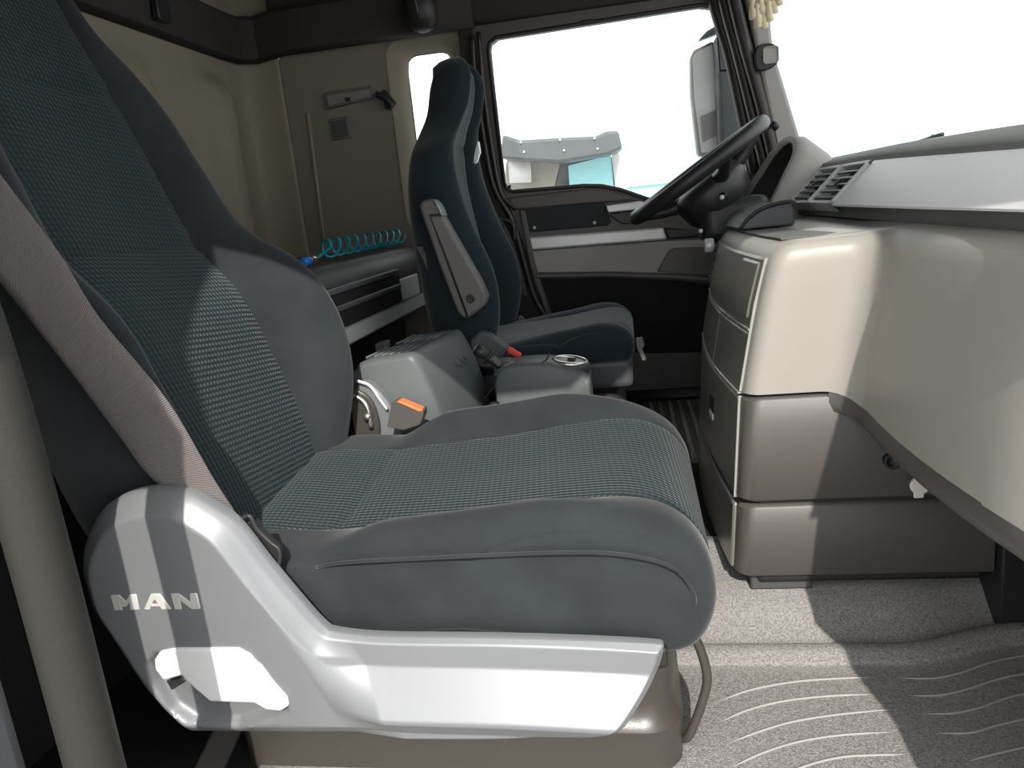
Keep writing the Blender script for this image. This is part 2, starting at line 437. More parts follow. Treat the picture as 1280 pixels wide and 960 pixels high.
# passenger side: door frame mostly out of view, parts shaped for their shade
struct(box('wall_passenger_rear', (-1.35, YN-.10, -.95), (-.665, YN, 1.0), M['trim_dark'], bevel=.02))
struct(prism('added_shade_panel', [(x, .36, z) for x, z in ((-1.35, .085), (-.52, .085), (-.535, .12), (-.58, .32), (-.60, .7), (-.60, 1.0), (-1.35, 1.0))], (0, .10, 0), M['pillar'], bevel=.01))  # added unseen panel outside the rear pillar, keeps sun off the backrest
struct(prism('wall_passenger_header', [(x, YN-.08, z) for x, z in ((-.70, .64), (-.52, .62), (-.40, .575), (-.30, .505), (-.14, .485), (.08, .49), (.20, .58), (.34, .70), (.75, .72), (.75, 1.0), (-.70, 1.0))], (0, .08, 0), M['headliner'], bevel=.008))  # unseen lower edge shaped to set where sunlight ends inside
struct(prism('wall_passenger_front', [(x, YN-.10, z) for x, z in ((.43, -.95), (.43, -.5), (.46, -.40), (.465, -.16), (.52, .27), (.62, .99), (.80, .99), (.80, -.95))], (0, .10, 0), M['pillar'], bevel=.01))  # unseen front post, edge shaped to cast the shade on stack and floor
struct(box('wall_passenger_kick', (.78, YN-.05, -.95), (.95, YN, .0), M['blackp'], bevel=0))
struct(box('trim_sill', (-.7, YN-.12, -1.0), (.7, YN, -.90), M['rubber'], bevel=.01))
struct(box('wall_driver_lower', (-.45, YF+.02, -.95), (.95, YF+.12, -.60), M['blackp'], bevel=0))

# ------------------------------------------------------------------ outside
g = struct(box('ground', (-40, -40, -2.35), (40, 60, -2.25), M['ground'], bevel=0))
def outpanel(name, pts, y, th, m, parent, **k): return panel(name, pts, y, th, m, parent, **k)
YT = 6.0
base = at(700, 300, Y=YT); nb = thing('parked_truck', (base.x, YT+.6, -2.25), 'white truck parked outside the driver window with smoked sun visor', 'truck')
vis = panel('sun_visor', [(628, 168), (650, 175), (700, 172), (745, 170), (757, 164), (773, 163), (778, 185), (760, 193), (700, 203), (650, 200), (625, 198)], YT-.35, .30, M['visor'], nb, bevel=.02)
for q in ((651, 178), (700, 175), (743, 173), (655, 190), (705, 188), (747, 186)):
    lathe('visor_bolt', at(*q, Y=YT-.36), (0, -1, 0), [(.009, 0), (.007, .008), (0, .009)], M['lightgrey'], vis, seg=10)
panel('windscreen', [(634, 200), (770, 196), (776, 262), (630, 262)], YT, .05, M['visor'], nb, bevel=.01)
panel('screen_glass', [(710, 207), (764, 194), (768, 240), (712, 240)], YT-.03, .02, M['cyan'], nb, bevel=.01)
panel('pale_dash', [(632, 203), (700, 204), (690, 245), (632, 245)], YT-.03, .02, M['beige'], nb, bevel=.01)
panel('cab_pillar', [(764, 193), (775, 189), (790, 262), (772, 262)], YT-.05, .1, M['truckwhite'], nb, bevel=.02)
panel('cab_body', [(600, 175), (636, 172), (640, 260), (800, 255), (800, 420), (560, 420)], YT+.02, 1.9, M['truckwhite'], nb, bevel=.05)
panel('paper_sign', [(635, 198), (663, 198), (664, 228), (637, 229)], YT-.12, .01, M['white'], nb, bevel=0)
tl = panel('tarpaulin_trailer', [(640, 100), (920, 60), (1180, 40), (1180, 400), (640, 400)], 10.5, 2.4, M['cyan'], None, bevel=.05)
tag(tl, 'pale cyan sided trailer in the yard beyond the parked truck', 'trailer')
stripe = panel('white_band', [(770, 226), (1180, 180), (1180, 190), (770, 236)], 10.45, .05, M['truckwhite'], tl, bevel=.01)

# outside mirror on the driver's door
mc = at(900, 130, Y=2.95)
mr = thing('door_mirror', (mc.x, 2.95, mc.z-.4), 'tall outside mirror on black arms beyond the driver window', 'mirror')
panel('mirror_housing', [(893, 45), (925, 30), (945, 240), (900, 240), (897, 150)], 2.95, .12, M['visor'], mr, bevel=.02)
panel('mirror_arm', [(873, 50), (884, 38), (912, 22), (915, 32), (890, 44)], 2.98, .05, M['visor'], mr, bevel=.006)
mg = panel('mirror_head', [(863, 70), (868, 62), (892, 50), (896, 60), (902, 180), (902, 192), (874, 196), (872, 190), (864, 120)], 3.0, .08, M['pillar'], mr, bevel=.012)
panel('mirror_glass', [(866, 72), (871, 65), (891, 55), (899, 180), (899, 188), (877, 191), (868, 120)], 2.996, .006, M['white'], mg, bevel=.002)  # plain white colour stands in for the bright sky it would reflect
panel('mirror_lower_glass', [(876, 145), (895, 137), (898, 168), (879, 178)], 2.990, .006, M['pillar'], mg, bevel=.002)

wp = thing('wiper', at(1160, 172, X=.85), 'thin black wiper blade resting outside on the windscreen', 'wiper')
tube('wiper_blade', [at(1140, 180, X=.85), at(1178, 168, X=.85)], .006, M['rubber'], wp, seg=8)
tube('wiper_arm', [at(1150, 186, X=.86), at(1166, 170, X=.855)], .005, M['blackp'], wp, seg=8)

# ------------------------------------------------------------------ dashboard
dash = thing('dashboard', (.5, 1.5, -.72), 'long dashboard with silver panel, beige centre stack, glove box and dark drawers', 'dashboard')
ny = 24; ya, yb = .62, 2.50
def dsec(prof):
    return [[(x + .06*sstep(2.25, 2.5, ya+(yb-ya)*i/ny)*0, ya+(yb-ya)*i/ny, z) for (x, z) in prof] for i in range(ny+1)]
top = [(.512, .030), (.518, .040), (.55, .050), (.62, .062), (.70, .066), (.78, .055), (.86, .02), (.88, -.05), (.60, -.05)]
def shift(i):   # the dash sinks a little towards the passenger door
    y = ya+(yb-ya)*i/ny; return -.022*sstep(1.9, .7, y)
secs = [[(x, ya+(yb-ya)*i/ny, z+shift(i)) for x, z in top] for i in range(ny+1)]
loft('dash_top', secs, M['dashtop'], dash, auto=50)
sil = [(.428, -.052), (.428, -.056), (.470, -.056), (.53, .018), (.515, .031), (.508, .028)]
secs = [[(x, ya+(1.685-ya)*i/ny, z+shift(i*(1.685-ya)/(yb-ya))*max(0, (z+.056)/.087)) for x, z in sil] for i in range(ny+1)]
loft('silver_panel', secs, M['silver'], dash, auto=40)
secs = [[(x, 2.105+(2.36-2.105)*i/4, z) for x, z in sil] for i in range(5)]
loft('silver_panel', secs, M['silver'], dash, auto=40)
strip = [(.447, -.080), (.447, -.054), (.55, -.054), (.55, -.080)]
secs = [[(x, ya+(yb-ya)*i/ny, z) for x, z in strip] for i in range(ny+1)]
loft('dark_strip', secs, M['dashstrip'], dash, auto=30)  # dark grey strip set back below the silver panel
box('dash_core', (.52, .62, -.34), (.88, 2.5, -.03), M['blackp'], dash, bevel=.01)
# two air vents between the silver panels, with blades
def vent(y0, y1):
    dn = Vector((.428, 0, -.052)); up = Vector((.508, 0, .028)); nrm = Vector((-.7, 0, .7)); n_ = 4
    def lp(t, y, h): p = dn.lerp(up, t)+nrm*h; return (p.x, y, p.z)
    vt = prism('vent', [lp(.02, y0, -.022), lp(.98, y0, -.022), lp(.98, y1, -.022), lp(.02, y1, -.022)], nrm*-.01, M['rubber'], dash, bevel=0)
    for (ta, tb, yc, yd) in ((0, .07, y0, y1), (.93, 1, y0, y1), (0, 1, y0, y0+.014), (0, 1, y1-.014, y1)):
        q = [lp(ta, yc, .004), lp(tb, yc, .004), lp(tb, yd, .004), lp(ta, yd, .004)]
        prism('vent_frame', q, nrm*-.03, M['alu'], vt, bevel=.002)
    for i in range(5):
        t = .14+.155*i
        q = [lp(t, y0+.012, .003), lp(t+.06, y0+.012, .001), lp(t+.06, y1-.012, .001), lp(t, y1-.012, .003)]
        prism('vent_blade', q, nrm*-.006, M['coolbox'], vt, bevel=.001)
    q = [lp(.46, (y0+y1)/2-.008, .006), lp(.58, (y0+y1)/2-.008, .006), lp(.58, (y0+y1)/2+.008, .006), lp(.46, (y0+y1)/2+.008, .006)]
    prism('vent_knob', q, nrm*-.02, M['blackp'], vt, bevel=.002)
vent(1.69, 1.89); vent(1.90, 2.10)

# instrument hood: arch open towards the driver

arch = cr([(.335, 2.41, -.06), (.372, 2.40, .0), (.405, 2.38, .05), (.432, 2.34, .096), (.452, 2.27, .124), (.462, 2.19, .118), (.455, 2.13, .08), (.420, 2.10, .02), (.375, 2.09, -.06)], 5)
ctr = Vector((.40, 2.25, -.03))
def sh(p, k, dx, dz): q = ctr+(p-ctr)*k; return (q.x+dx, ctr.y+(p.y-ctr.y)*k, q.z+dz)
hood = loft('instrument_hood', [[sh(p, .88, .01, 0) for p in arch], [sh(p, .93, -.006, .004) for p in arch], [sh(p, 1, 0, 0) for p in arch], [sh(p, 1.0, .03, -.004) for p in arch], [sh(p, .98, .09, -.05) for p in arch]], M['pillar'], dash, wrap=False, caps=False)
loft('hood_lining', [[sh(p, .88, .01, 0) for p in arch], [sh(p, .80, .10, -.02) for p in arch]], M['rubber'], hood, wrap=False, caps=False)
face = [sh(p, .80, .10, -.02) for p in arch]
obj('dial_face', face, [tuple(range(len(face)))], M['blackp'], hood)
for yy in (2.18, 2.31):
    ringtube('dial_ring', (.49, yy, .015), (-.85, 0, .5), .045, .004, M['alu'], hood, n=28, seg=6)

# ------------------------------------------------------------------ centre stack (near side at Y=1.30) and glove box
YS = 1.30; FAR = 1.98
def xr(z): return interp([(-.72, .158), (-.36, .184), (-.20, .214), (-.08, .245)], z)      # rear face lean
def xg(z): return interp([(-.45, .362), (-.28, .372), (-.08, .420)], z)                      # inner corner of glove box
def stack_loop(z, inset=0., glove=True, far=1.98):
    x0 = xr(z)+inset; r = .030; out = []
    yn = YS+inset
    bul = lambda t: x0-.018*math.sin(math.pi*t)
    for i in range(9):                                       # rear face from far to near, bulging
        t = i/8; out.append((bul(t), far-inset-(far-inset-yn-r)*t, z))
    for i in range(1, 7):                                    # rounded near corner
        a = math.pi/2*i/6; out.append((x0+r-r*math.cos(a), yn+r-r*math.sin(a), z))
    return out
def body_loop(z, inset=0.):
    out = stack_loop(z, inset); xi = xg(z)+inset*.6; R_ = .055; yn = YS+inset
    for i in range(3): out.append((xr(z)+.04+(xi-R_-xr(z)-.04)*(i+1)/3, yn, z))
    for i in range(1, 8):
        a = math.pi/2*i/7; out.append((xi-R_+R_*math.sin(a), yn-R_+R_*math.cos(a), z))
    for i in range(1, 9):
        t = i/8; y = yn-R_-(yn-R_-.63)*t; out.append((xi+.05*t - .02*math.sin(math.pi*t)+.10*max(0, (t-.74)/.26)**1.6, y, z))
    out += [(.53, .63, z), (.515, .90, z), (.515, FAR, z)]
    return out
stk = dash
zt = -.095
levels = [(-.352, .0), (-.33, 0), (-.25, 0), (-.18, 0), (-.135, 0), (-.115, .002), (-.102, .009), (-.096, .020), (-.094, .04)]
up = []
for z, ins in levels:
    L_ = body_loop(z, ins); n_s = 17
    row = []
    for i, p in enumerate(L_):
        x, y, zz = p
        k = sstep(17, 26, i)                                 # glove box hangs lower and rises slightly at the top
        if zz < -.2: zz -= (.028*k)*((-.2-zz)/.152)
        if zz > -.14: zz += .014*sstep(14, 24, i)
        row.append((x, y, zz))
    up.append(row)
obj_b = loft('upper_body', up, M['beige'], stk, auto=60)
# dark drawers
def band(name, z0, z1, m, r=.006, ins=0., xend=.60):
    rows = []
    for z, i_ in ((z0, r), (z0+r, 0.), ((z0+z1)/2, 0.), (z1-r, 0.), (z1, r)):
        L_ = stack_loop(z, ins+i_); L_ += [(xend, YS+ins+i_, z), (xend, FAR, z)]; rows.append(L_)
    return loft(name, rows, m, stk, auto=50)
band('dark_drawer', -.553, -.358, M['taupe'])
band('dark_drawer', -.702, -.560, M['taupe'], ins=.002)
box('drawer_gap', (.20, YS+.012, -.72), (.59, 1.96, -.352), M['rubber'], stk, bevel=.01)
box('foot_bracket', (.19, YS+.02, -.735), (.30, YS+.06, -.69), M['trim_dark'], stk, bevel=.003)
box('footwell_riser', (.605, 1.285, -.812), (.90, 1.45, -.60), M['rubber'], stk, bevel=.004)
lip = []
for dz, ins_ in ((.004, .0), (-.018, -.002), (-.036, .006), (-.040, .016)):
    row = [(p[0]+ins_, p[1]+.002, p[2]+dz) for p in up[0][18:33]]
    lip.append(row+[(.512, .63, row[-1][2]), (.512, 1.30, row[0][2])])
loft('glove_lip', lip, M['taupe'], stk, auto=50)
# panels of the stack's rear face (fascia doors, gaps between them)
def face_panel(name, z0, z1, y0, y1, m, proud=.004, bevel=.004, parent=stk):
    nzz, nyy = 6, 8; v = []
    for k in range(2):
        for i in range(nzz+1):
            z = z0+(z1-z0)*i/nzz
            for j in range(nyy+1):
                y = y0+(y1-y0)*j/nyy; t = (FAR-y)/(FAR-YS-.03)
                x = xr(z)-.018*math.sin(math.pi*max(0, min(1, t)))-(proud if k == 0 else -.006); v.append((x, y, z))
    n1 = (nzz+1)*(nyy+1); w_ = nyy+1; f = []
    for i in range(nzz):
        for j in range(nyy):
            a_ = i*w_+j; f.append((a_, a_+1, a_+w_+1, a_+w_)); f.append((n1+a_, n1+a_+w_, n1+a_+w_+1, n1+a_+1))
    rim = [j for j in range(w_)]+[i*w_+nyy for i in range(1, nzz+1)]+[nzz*w_+j for j in range(nyy-1, -1, -1)]+[i*w_ for i in range(nzz-1, 0, -1)]
    for a_, b_ in zip(rim, rim[1:]+rim[:1]): f.append((a_, n1+a_, n1+b_, b_))
    return obj(name, v, f, m, parent, bevel=bevel, auto=40)
f1 = face_panel('fascia_panel', -.240, -.120, 1.335, 1.965, M['stackface'])
face_panel('inset_door', -.226, -.128, 1.355, 1.475, M['stackface'], proud=.007, parent=f1)
face_panel('fascia_edge', -.244, -.240, 1.335, 1.965, M['edge'], proud=.006, bevel=.001, parent=f1)
f2 = face_panel('fascia_panel', -.352, -.248, 1.335, 1.59, M['stackface'])
face_panel('fascia_panel', -.352, -.248, 1.598, 1.965, M['stackface'])
face_panel('fascia_edge', -.357, -.353, 1.335, 1.965, M['edge'], proud=.006, bevel=.001, parent=f2)
f3 = face_panel('drawer_front', -.548, -.364, 1.335, 1.965, M['stackface'])
face_panel('drawer_front', -.696, -.566, 1.335, 1.965, M['stackface'])
face_panel('drawer_latch', -.455, -.420, 1.55, 1.60, M['rubber'], proud=.006, parent=f3)
face_panel('drawer_latch', -.470, -.457, 1.55, 1.60, M['lightgrey'], proud=.007, parent=f3)
for s in (1.3215,):
    for z0, z1 in ((-.352, -.12), (-.553, -.36)):
        face_panel('edge_line', z0, z1, s+.0112, s+.0125, M['edge'], proud=.0042, bevel=0)
for i in range(5):
    face_panel('switch', -.142-.020*i, -.126-.020*i, 1.925, 1.965, M['blackp'], proud=.010, bevel=.002)
lathe('rotary_knob', (xr(-.16)-.004, 2.0, -.135), (-1, 0, 0), [(.016, 0), (.018, .004), (.018, .02), (.014, .024), (0, .024)], M['alu'], stk, seg=20)
# storage tray on top of the stack with a dark hinged hood
tray = [(.262, 1.36), (.252, 1.5), (.250, 1.7), (.258, 1.86), (.44, 1.86), (.44, 1.42), (.33, 1.36)]
prism('tray_floor', [(x, y, -.0945) for x, y in tray], (0, 0, .004), M['dashstrip'], stk, bevel=.001)
ol = [(.243, -.088), (.262, -.066), (.29, -.049), (.325, -.041), (.352, -.040), (.356, -.050), (.357, -.088)]
lid = prism('tray_hood', [(x, 1.70, z) for x, z in ol], (0, .30, 0), M['trim_dark'], dash, bevel=.004)
tube('hood_rim', cr([(x, 1.697, z+.002) for x, z in ol[:6]], 5), .004, M['rubber'], lid)
# white socket cap hanging under the glove box
cap = thing('socket_cap', at(1148, 605, Y=1.27), 'small round white cap hanging below the glove box', 'cap')
c = at(1148, 605, Y=1.27)
prism('cap_disc', [(c.x+x, 1.268, c.z+z) for x, z in [(.016*math.cos(t), .016*math.sin(t)) for t in [2*math.pi*i/20 for i in range(20)]]], (0, -.008, 0), M['cup'], cap, bevel=.002)
box('cap_tab', (c.x-.008, 1.262, c.z+.012), (c.x+.010, 1.268, c.z+.024), M['cup'], cap, bevel=.002)
box('cap_tab', (c.x-.009, 1.262, c.z-.023), (c.x+.007, 1.268, c.z-.012), M['cup'], cap, bevel=.002)
tube('cap_strap', [(c.x+.002, 1.268, c.z), (c.x+.0, 1.285, c.z+.01), (c.x-.005, 1.302, c.z+.02)], .004, M['rubber'], cap, seg=8)
lathe('socket', (c.x-.035, 1.30, c.z+.035), (0, -1, 0), [(.014, 0), (.014, .012), (.010, .013), (.008, .004), (0, .004)], M['rubber'], stk, seg=18)

# ------------------------------------------------------------------ seat builders
def split_grid(parent, P, UV, nr, nc, wrap, regions):
    """P: nr*nc points; regions: list of (name, material, test(r, c)); every quad goes to the first region that takes it"""
    quads = {i: [] for i in range(len(regions))}
    for r in range(nr-1):
        for c in range(nc if wrap else nc-1):
            for i, (n_, m_, t_) in enumerate(regions):
                if t_(r, c): quads[i].append((r*nc+c, r*nc+(c+1) % nc, (r+1)*nc+(c+1) % nc, (r+1)*nc+c)); break
    out = []
    for i, (n_, m_, t_) in enumerate(regions):
        if not quads[i]: continue
        used = sorted({q for f in quads[i] for q in f}); ix = {u: k for k, u in enumerate(used)}
        out.append(obj(n_, [P[u] for u in used], [tuple(ix[q] for q in f) for f in quads[i]], m_, parent, uv=[UV[u] for u in used]))
    return out

def backrest(root, yc, stations, side, plush, weave, tilt=22, seams=(), span=5, near=1., th=.13, nseam=1.):
    """stations: (z, x, seam half width, half width, bolster height, thickness)"""
    st = [tuple(v_) for v_ in cr(stations, span)]
    nx, nz = math.cos(math.radians(tilt)), math.sin(math.radians(tilt))
    P, UV = [], []; nc = None; rows = []
    cum = 0
    for ri, s in enumerate(st):
        z, x, ys, w, b, t = s
        half = [(0, -.006), (ys*.5, -.004), (ys, 0.)]
        outer = [(ys, -.0), (ys+(w-ys)*.30, b*.62+.006), (ys+(w-ys)*.68, b+.006), (w*.985, b*.80), (w+.006, b*.2-.02), (w, -t*.55), (w*.82, -t*.95), (w*.4, -t), (0, -t)]
        a = cr(half, 4); o_ = cr(outer, 4)
        # seam groove
        right = a[:-1]+o_                                   # centre to back, positive side
        for k_, p in enumerate(right):
            d = min(abs(k_-8), 9); p[1] -= .007*math.exp(-(d/1.1)**2)
        yn_ = min(ys*nseam, w*.9)
        left = [Vector((-(p[0]*yn_/ys if p[0] <= ys else yn_+(p[0]-ys)*(w-yn_)/(w-ys)) if k_ < 24 else -p[0], p[1]*(near if p[1] > 0 else 1))) for k_, p in enumerate(right) if 0 < k_ < len(right)-1]
        ring = right+left[::-1]
        nc = len(ring)
        if ri: cum += math.hypot(s[0]-st[ri-1][0], s[1]-st[ri-1][1])
        gro = 0
        for sm in seams: gro += .006*math.exp(-((z-sm)/.009)**2)
        for k_, p in enumerate(ring):
            g_ = gro if (k_ <= 8 or k_ >= nc-8) else 0
            n_ = p[1]-g_
            P.append(Vector((x+nx*n_, yc+p[0], z+nz*n_))); UV.append((p[0], cum))
    nr = len(st)
    # rounded end at the top
    c_ = sum((P[(nr-1)*nc+k_] for k_ in range(nc)), Vector())/nc
    for sc, up_ in ((.86, .022), (.55, .036), (.02, .040)):
        for k_ in range(nc):
            p = P[(nr-1)*nc+k_]; q = c_+(p-c_)*sc; P.append(Vector((q.x-.4*up_, q.y, q.z+up_))); UV.append(UV[(nr-1)*nc+k_])
    nr2 = nr+3
    cen = lambda r, c: (c < 8 or c >= nc-8)
    rs = [min(range(nr), key=lambda r: abs(st[r][0]-sm)) for sm in seams]
    lo = 0; regs = []
    for k_, rr in enumerate(rs+[nr2]):
        regs.append((['lower_panel', 'middle_panel', 'upper_panel'][k_] if len(rs) else 'centre_panel', weave, (lambda a_, b_: lambda r, c: cen(r, c) and a_ <= r < b_)(lo, rr))); lo = rr
    regs.append(('side_bolster', plush, lambda r, c: 8 <= c < nc//2-2))
    regs.append(('side_bolster', plush, lambda r, c: nc//2+2 <= c < nc-8))
    regs.append(('back_shell', side, lambda r, c: True))
    return split_grid(root, P, UV, nr2, nc, True, regs)

def cushion(root, y0, y1, outline, bol, plush, weave, seam=.075, tilty=0., zc=-.44, cross=None, nose_x=0.0):
    """outline: (x, z) control points from rear bottom over the top and the nose to the front bottom, closed along the bottom.
    bol(x, s) lift of the top at x and sideways position s (-1 near .. 1 far)"""
    yc, hw = (y0+y1)/2, (y1-y0)/2
    oc = cr(outline, 8)
    n_top = len(oc)
    bottom = [Vector((oc[-1][0]+(oc[0][0]-oc[-1][0])*t, oc[-1][1]+(oc[0][1]-oc[-1][1])*t)) for t in (.1, .3, .5, .7, .9)]
    ring = oc+bottom; nc = len(ring)
    se = 1-seam/hw
    ss = [-1, -.997, -.985, -.965, -.94, -.905, -.87, -.83] + [-se-.03, -se-.012, -se, -se+.012, -se+.03]
    ss = sorted(set(ss)); ss += [-se+.03+(2*se-.06)*i/16 for i in range(1, 16)]; ss += [-s for s in ss[:13]]
    ss = sorted(set(round(s, 5) for s in ss))
    P, UV = [], []
    cx = sum(p[0] for p in ring)/nc; cz = sum(p[1] for p in ring)/nc
    for s in ss:
        e = abs(s)
        ins = .040*(1-math.sqrt(max(0, 1-max(0, (e-.82)/.18)**2)))     # round the side edges
        gro = .006*math.exp(-((e-se)/.012)**2)
        cum = 0
        for k_, p in enumerate(ring):
            x, z = p[0], p[1]
            topw = sstep(cz-.05, cz+.05, z)
            z2 = z+bol(x, s)*topw+tilty*(yc+s*hw-yc)
            # move towards the centre for roundness
            dx, dz = x-cx, z-cz; dl = math.hypot(dx, dz) or 1
            k2 = (ins+gro*(1 if k_ < n_top else 0))
            x2 = x-dx/dl*k2; z2 = z2-dz/dl*k2*1.0
            if cross is not None and abs(e) < se: z2 -= .006*math.exp(-((x-cross-.10*(s*0))/.010)**2)*topw
            if k_: cum += math.hypot(ring[k_][0]-ring[k_-1][0], ring[k_][1]-ring[k_-1][1])
            side_y = 0
            P.append(Vector((x2, yc+s*hw+(side_y if s > 0 else -side_y), z2))); UV.append((s*hw, cum))
    nr = len(ss); i0 = ss.index(min(ss, key=lambda s: abs(s+se))); i1 = ss.index(min(ss, key=lambda s: abs(s-se)))
    regs = []
    if cross is not None:
        kc = min(range(6, n_top), key=lambda k_: abs(ring[k_][0]-cross)+(10 if ring[k_][1] < -.52 else 0))
        regs.append(('rear_panel', weave, lambda r, c: i0 <= r < i1 and c < kc))
    regs.append(('centre_panel', weave, lambda r, c: i0 <= r < i1 and c < n_top-1))
    regs.append(('side_bolster', plush, lambda r, c: r < i0 and c < n_top-1))
    regs.append(('side_bolster', plush, lambda r, c: r >= i1 and c < n_top-1))
    regs.append(('underside', plush, lambda r, c: True))
    o = split_grid(root, P, UV, nr, nc, True, regs)
    for r in (0, nr-1):                                      # closed side faces
        rows = []; c_ = sum((P[r*nc+k_] for k_ in range(nc)), Vector())/nc; sg = -1 if r == 0 else 1
        for sc, dy in ((1, 0), (.97, .003), (.9, .006), (.75, .008), (.4, .009), (.01, .009)):
            rows.append([Vector((c_.x+(P[r*nc+k_].x-c_.x)*sc, P[r*nc+k_].y+sg*dy, c_.z+(P[r*nc+k_].z-c_.z)*sc)) for k_ in range(nc)])
        loft('side_face', rows[:-1], plush, root, caps=False)
        nn_ = len(rows[-2]); obj('side_face', rows[-2], [tuple(range(nn_))], plush, root)
    return o

# ------------------------------------------------------------------ passenger seat (foreground)
YC = 1.18
ps = thing('passenger_seat', (-.35, YC, -.815), 'large grey-teal fabric truck seat in the foreground with grey side cover', 'seat')
pb = backrest(ps, YC, [(-.50, -.625, .150, .205, .010, .20), (-.42, -.632, .155, .235, .045, .24), (-.32, -.655, .158, .252, .095, .25), (-.21, -.690, .160, .258, .118, .24),
                       (-.10, -.730, .158, .258, .100, .22), (.0, -.800, .154, .254, .055, .19), (.10, -.838, .150, .246, .042, .16), (.22, -.880, .146, .232, .034, .14),
                       (.31, -.912, .139, .200, .024, .12), (.40, -.945, .130, .158, .010, .10), (.55, -.990, .112, .134, .004, .09), (.64, -1.012, .09, .112, .002, .07)],
         M['trim_dark'], M['plush'], M['weave'], seams=(.0, .27), near=.28, nseam=1.32)
def bolp(x, s):
    e = abs(s)
    bump = sstep(.62, .84, e)*(1-.45*sstep(.93, 1.0, e))
    along = sstep(-.50, -.36, x)*(1-sstep(-.17, .06, x))
    return bump*along*(.045 if s > 0 else .030) - .006*(1-e)*sstep(-.5, -.2, x)
pc = cushion(ps, .935, 1.425, [(-.60, -.575), (-.665, -.54), (-.68, -.47), (-.62, -.437), (-.47, -.440), (-.28, -.425), (-.10, -.405), (-.01, -.402), (.050, -.425), (.085, -.475), (.093, -.54), (.070, -.595), (.02, -.612)],
             bolp, M['plush'], M['weave'], seam=.085, tilty=.075, cross=-.462)
tube('piping', cr([(-.47, .928, -.470), (-.42, .921, -.460), (-.30, .918, -.455), (-.12, .918, -.452), (-.03, .919, -.458), (.035, .924, -.482), (.06, .935, -.53), (.052, .94, -.575)], 6), .0028, M['plush'], ps, seg=6)

# grey side cover: outline of the seat cover in the XZ plane, moulded towards the camera
cov = flat([(97, 714), (100, 685), (117, 647), (142, 625), (179, 614), (225, 616), (258, 633), (292, 658), (333, 710), (375, 760), (400, 787), (417, 795), (479, 801), (620, 803), (740, 807), (822, 812), (831, 817),
            (822, 845), (800, 873), (772, 898), (738, 914), (680, 919), (600, 922), (420, 921), (260, 920), (233, 917), (208, 897), (175, 860), (142, 810), (110, 760)], .88)
i_tip = 16
topc = cr(cov[:i_tip+1], 6); botc = cr([cov[0]]+cov[:i_tip-1:-1], 6)
topc = sorted([(p[0], p[1]) for p in topc]); botc = sorted([(p[0], p[1]) for p in botc])
xmin, xmax = min(p[0] for p in cov), max(p[0] for p in cov)
pocket = flat([(190, 826), (198, 814), (225, 809), (300, 809), (330, 826), (362, 872), (362, 884), (346, 892), (300, 907), (245, 905), (215, 885), (195, 850)], .872)
def poly_sd(poly, x, z):
    ins = False; d = 9.
    for (ax, az), (bx, bz) in zip(poly, poly[1:]+poly[:1]):
        if (az > z) != (bz > z) and x < (bx-ax)*(z-az)/(bz-az)+ax: ins = not ins
        ex, ez = bx-ax, bz-az; t = max(0, min(1, ((x-ax)*ex+(z-az)*ez)/(ex*ex+ez*ez+1e-12)))
        d = min(d, math.hypot(x-ax-ex*t, z-az-ez*t))
    return -d if ins else d
covl = [tuple(p) for p in topc]+[tuple(p) for p in botc[::-1]]
NXc, NZc = 260, 76; P = []
for i in range(NXc+1):
    t = i/NXc; tt = t if t > .1 else .1*(t/.1)**2; x = xmin+(xmax-xmin)*(.0005+.999*tt)
    zt_, zb_ = interp(topc, x), interp(botc, x)
    for j in range(NZc+1):
        v_ = j/NZc; z = zt_+(zb_-zt_)*v_
        ed = -poly_sd(covl, x, z)
        rim = 1-min(1, ed/.030); rim = rim if rim < .72 else .72+(rim-.72)*1.5
        boss = .862+.026*rim
        # boss rises over a diagonal shoulder line into the long blade
        sh_ = (x-(-.60))*.62+(z-(-.40))*.78*.55
        h = (zt_-z)
        bl = .893-.010*min(1, ed/.008)
        bl -= .040*max(0, min(1, (h-.042)/.058))
        bl += .024*max(0, min(1, (h-.106)/.030))
        kx = max(0, min(1, (x+(z+.60)*.45+.475)/.075))
        y = boss*(1-kx)+bl*kx
        sdp = poly_sd(pocket, x, z)
        y += .020*sstep(.004, -.010, sdp)
        P.append((x, y, z))
nf = len(P); back = [(x, .905, z) for x, y, z in P]
w_ = NZc+1
f = []
for i in range(NXc):
    for j in range(NZc):
        a_ = i*w_+j; f.append((a_, a_+w_, a_+w_+1, a_+1))
rim = [i*w_ for i in range(NXc+1)]+[NXc*w_+j for j in range(1, w_)]+[i*w_+NZc for i in range(NXc-1, -1, -1)]+[j for j in range(NZc-1, 0, -1)]
for a_, b_ in zip(rim, rim[1:]+rim[:1]): f.append((a_, b_, nf+b_, nf+a_))
for i in range(NXc):
    for j in range(NZc):
        a_ = nf+i*w_+j; f.append((a_, a_+1, a_+w_+1, a_+w_))
cover = obj('side_cover', P+back, f, M['trim'], ps, auto=70)
# white adjusting lever in the recess
lv = panel('adjuster_lever', [(193, 838), (192, 825), (199, 815), (222, 811), (297, 811), (312, 819), (330, 842), (358, 872), (360, 884), (350, 890), (332, 888), (318, 880), (262, 878), (243, 862), (226, 845), (204, 852)], .858, .018, M['white'], cover, bevel=.004, seg=3)
panel('lever_slot', [(192, 840), (202, 853), (224, 846), (232, 852), (206, 868), (190, 850)], .880, .004, M['rubber'], cover, bevel=.001)
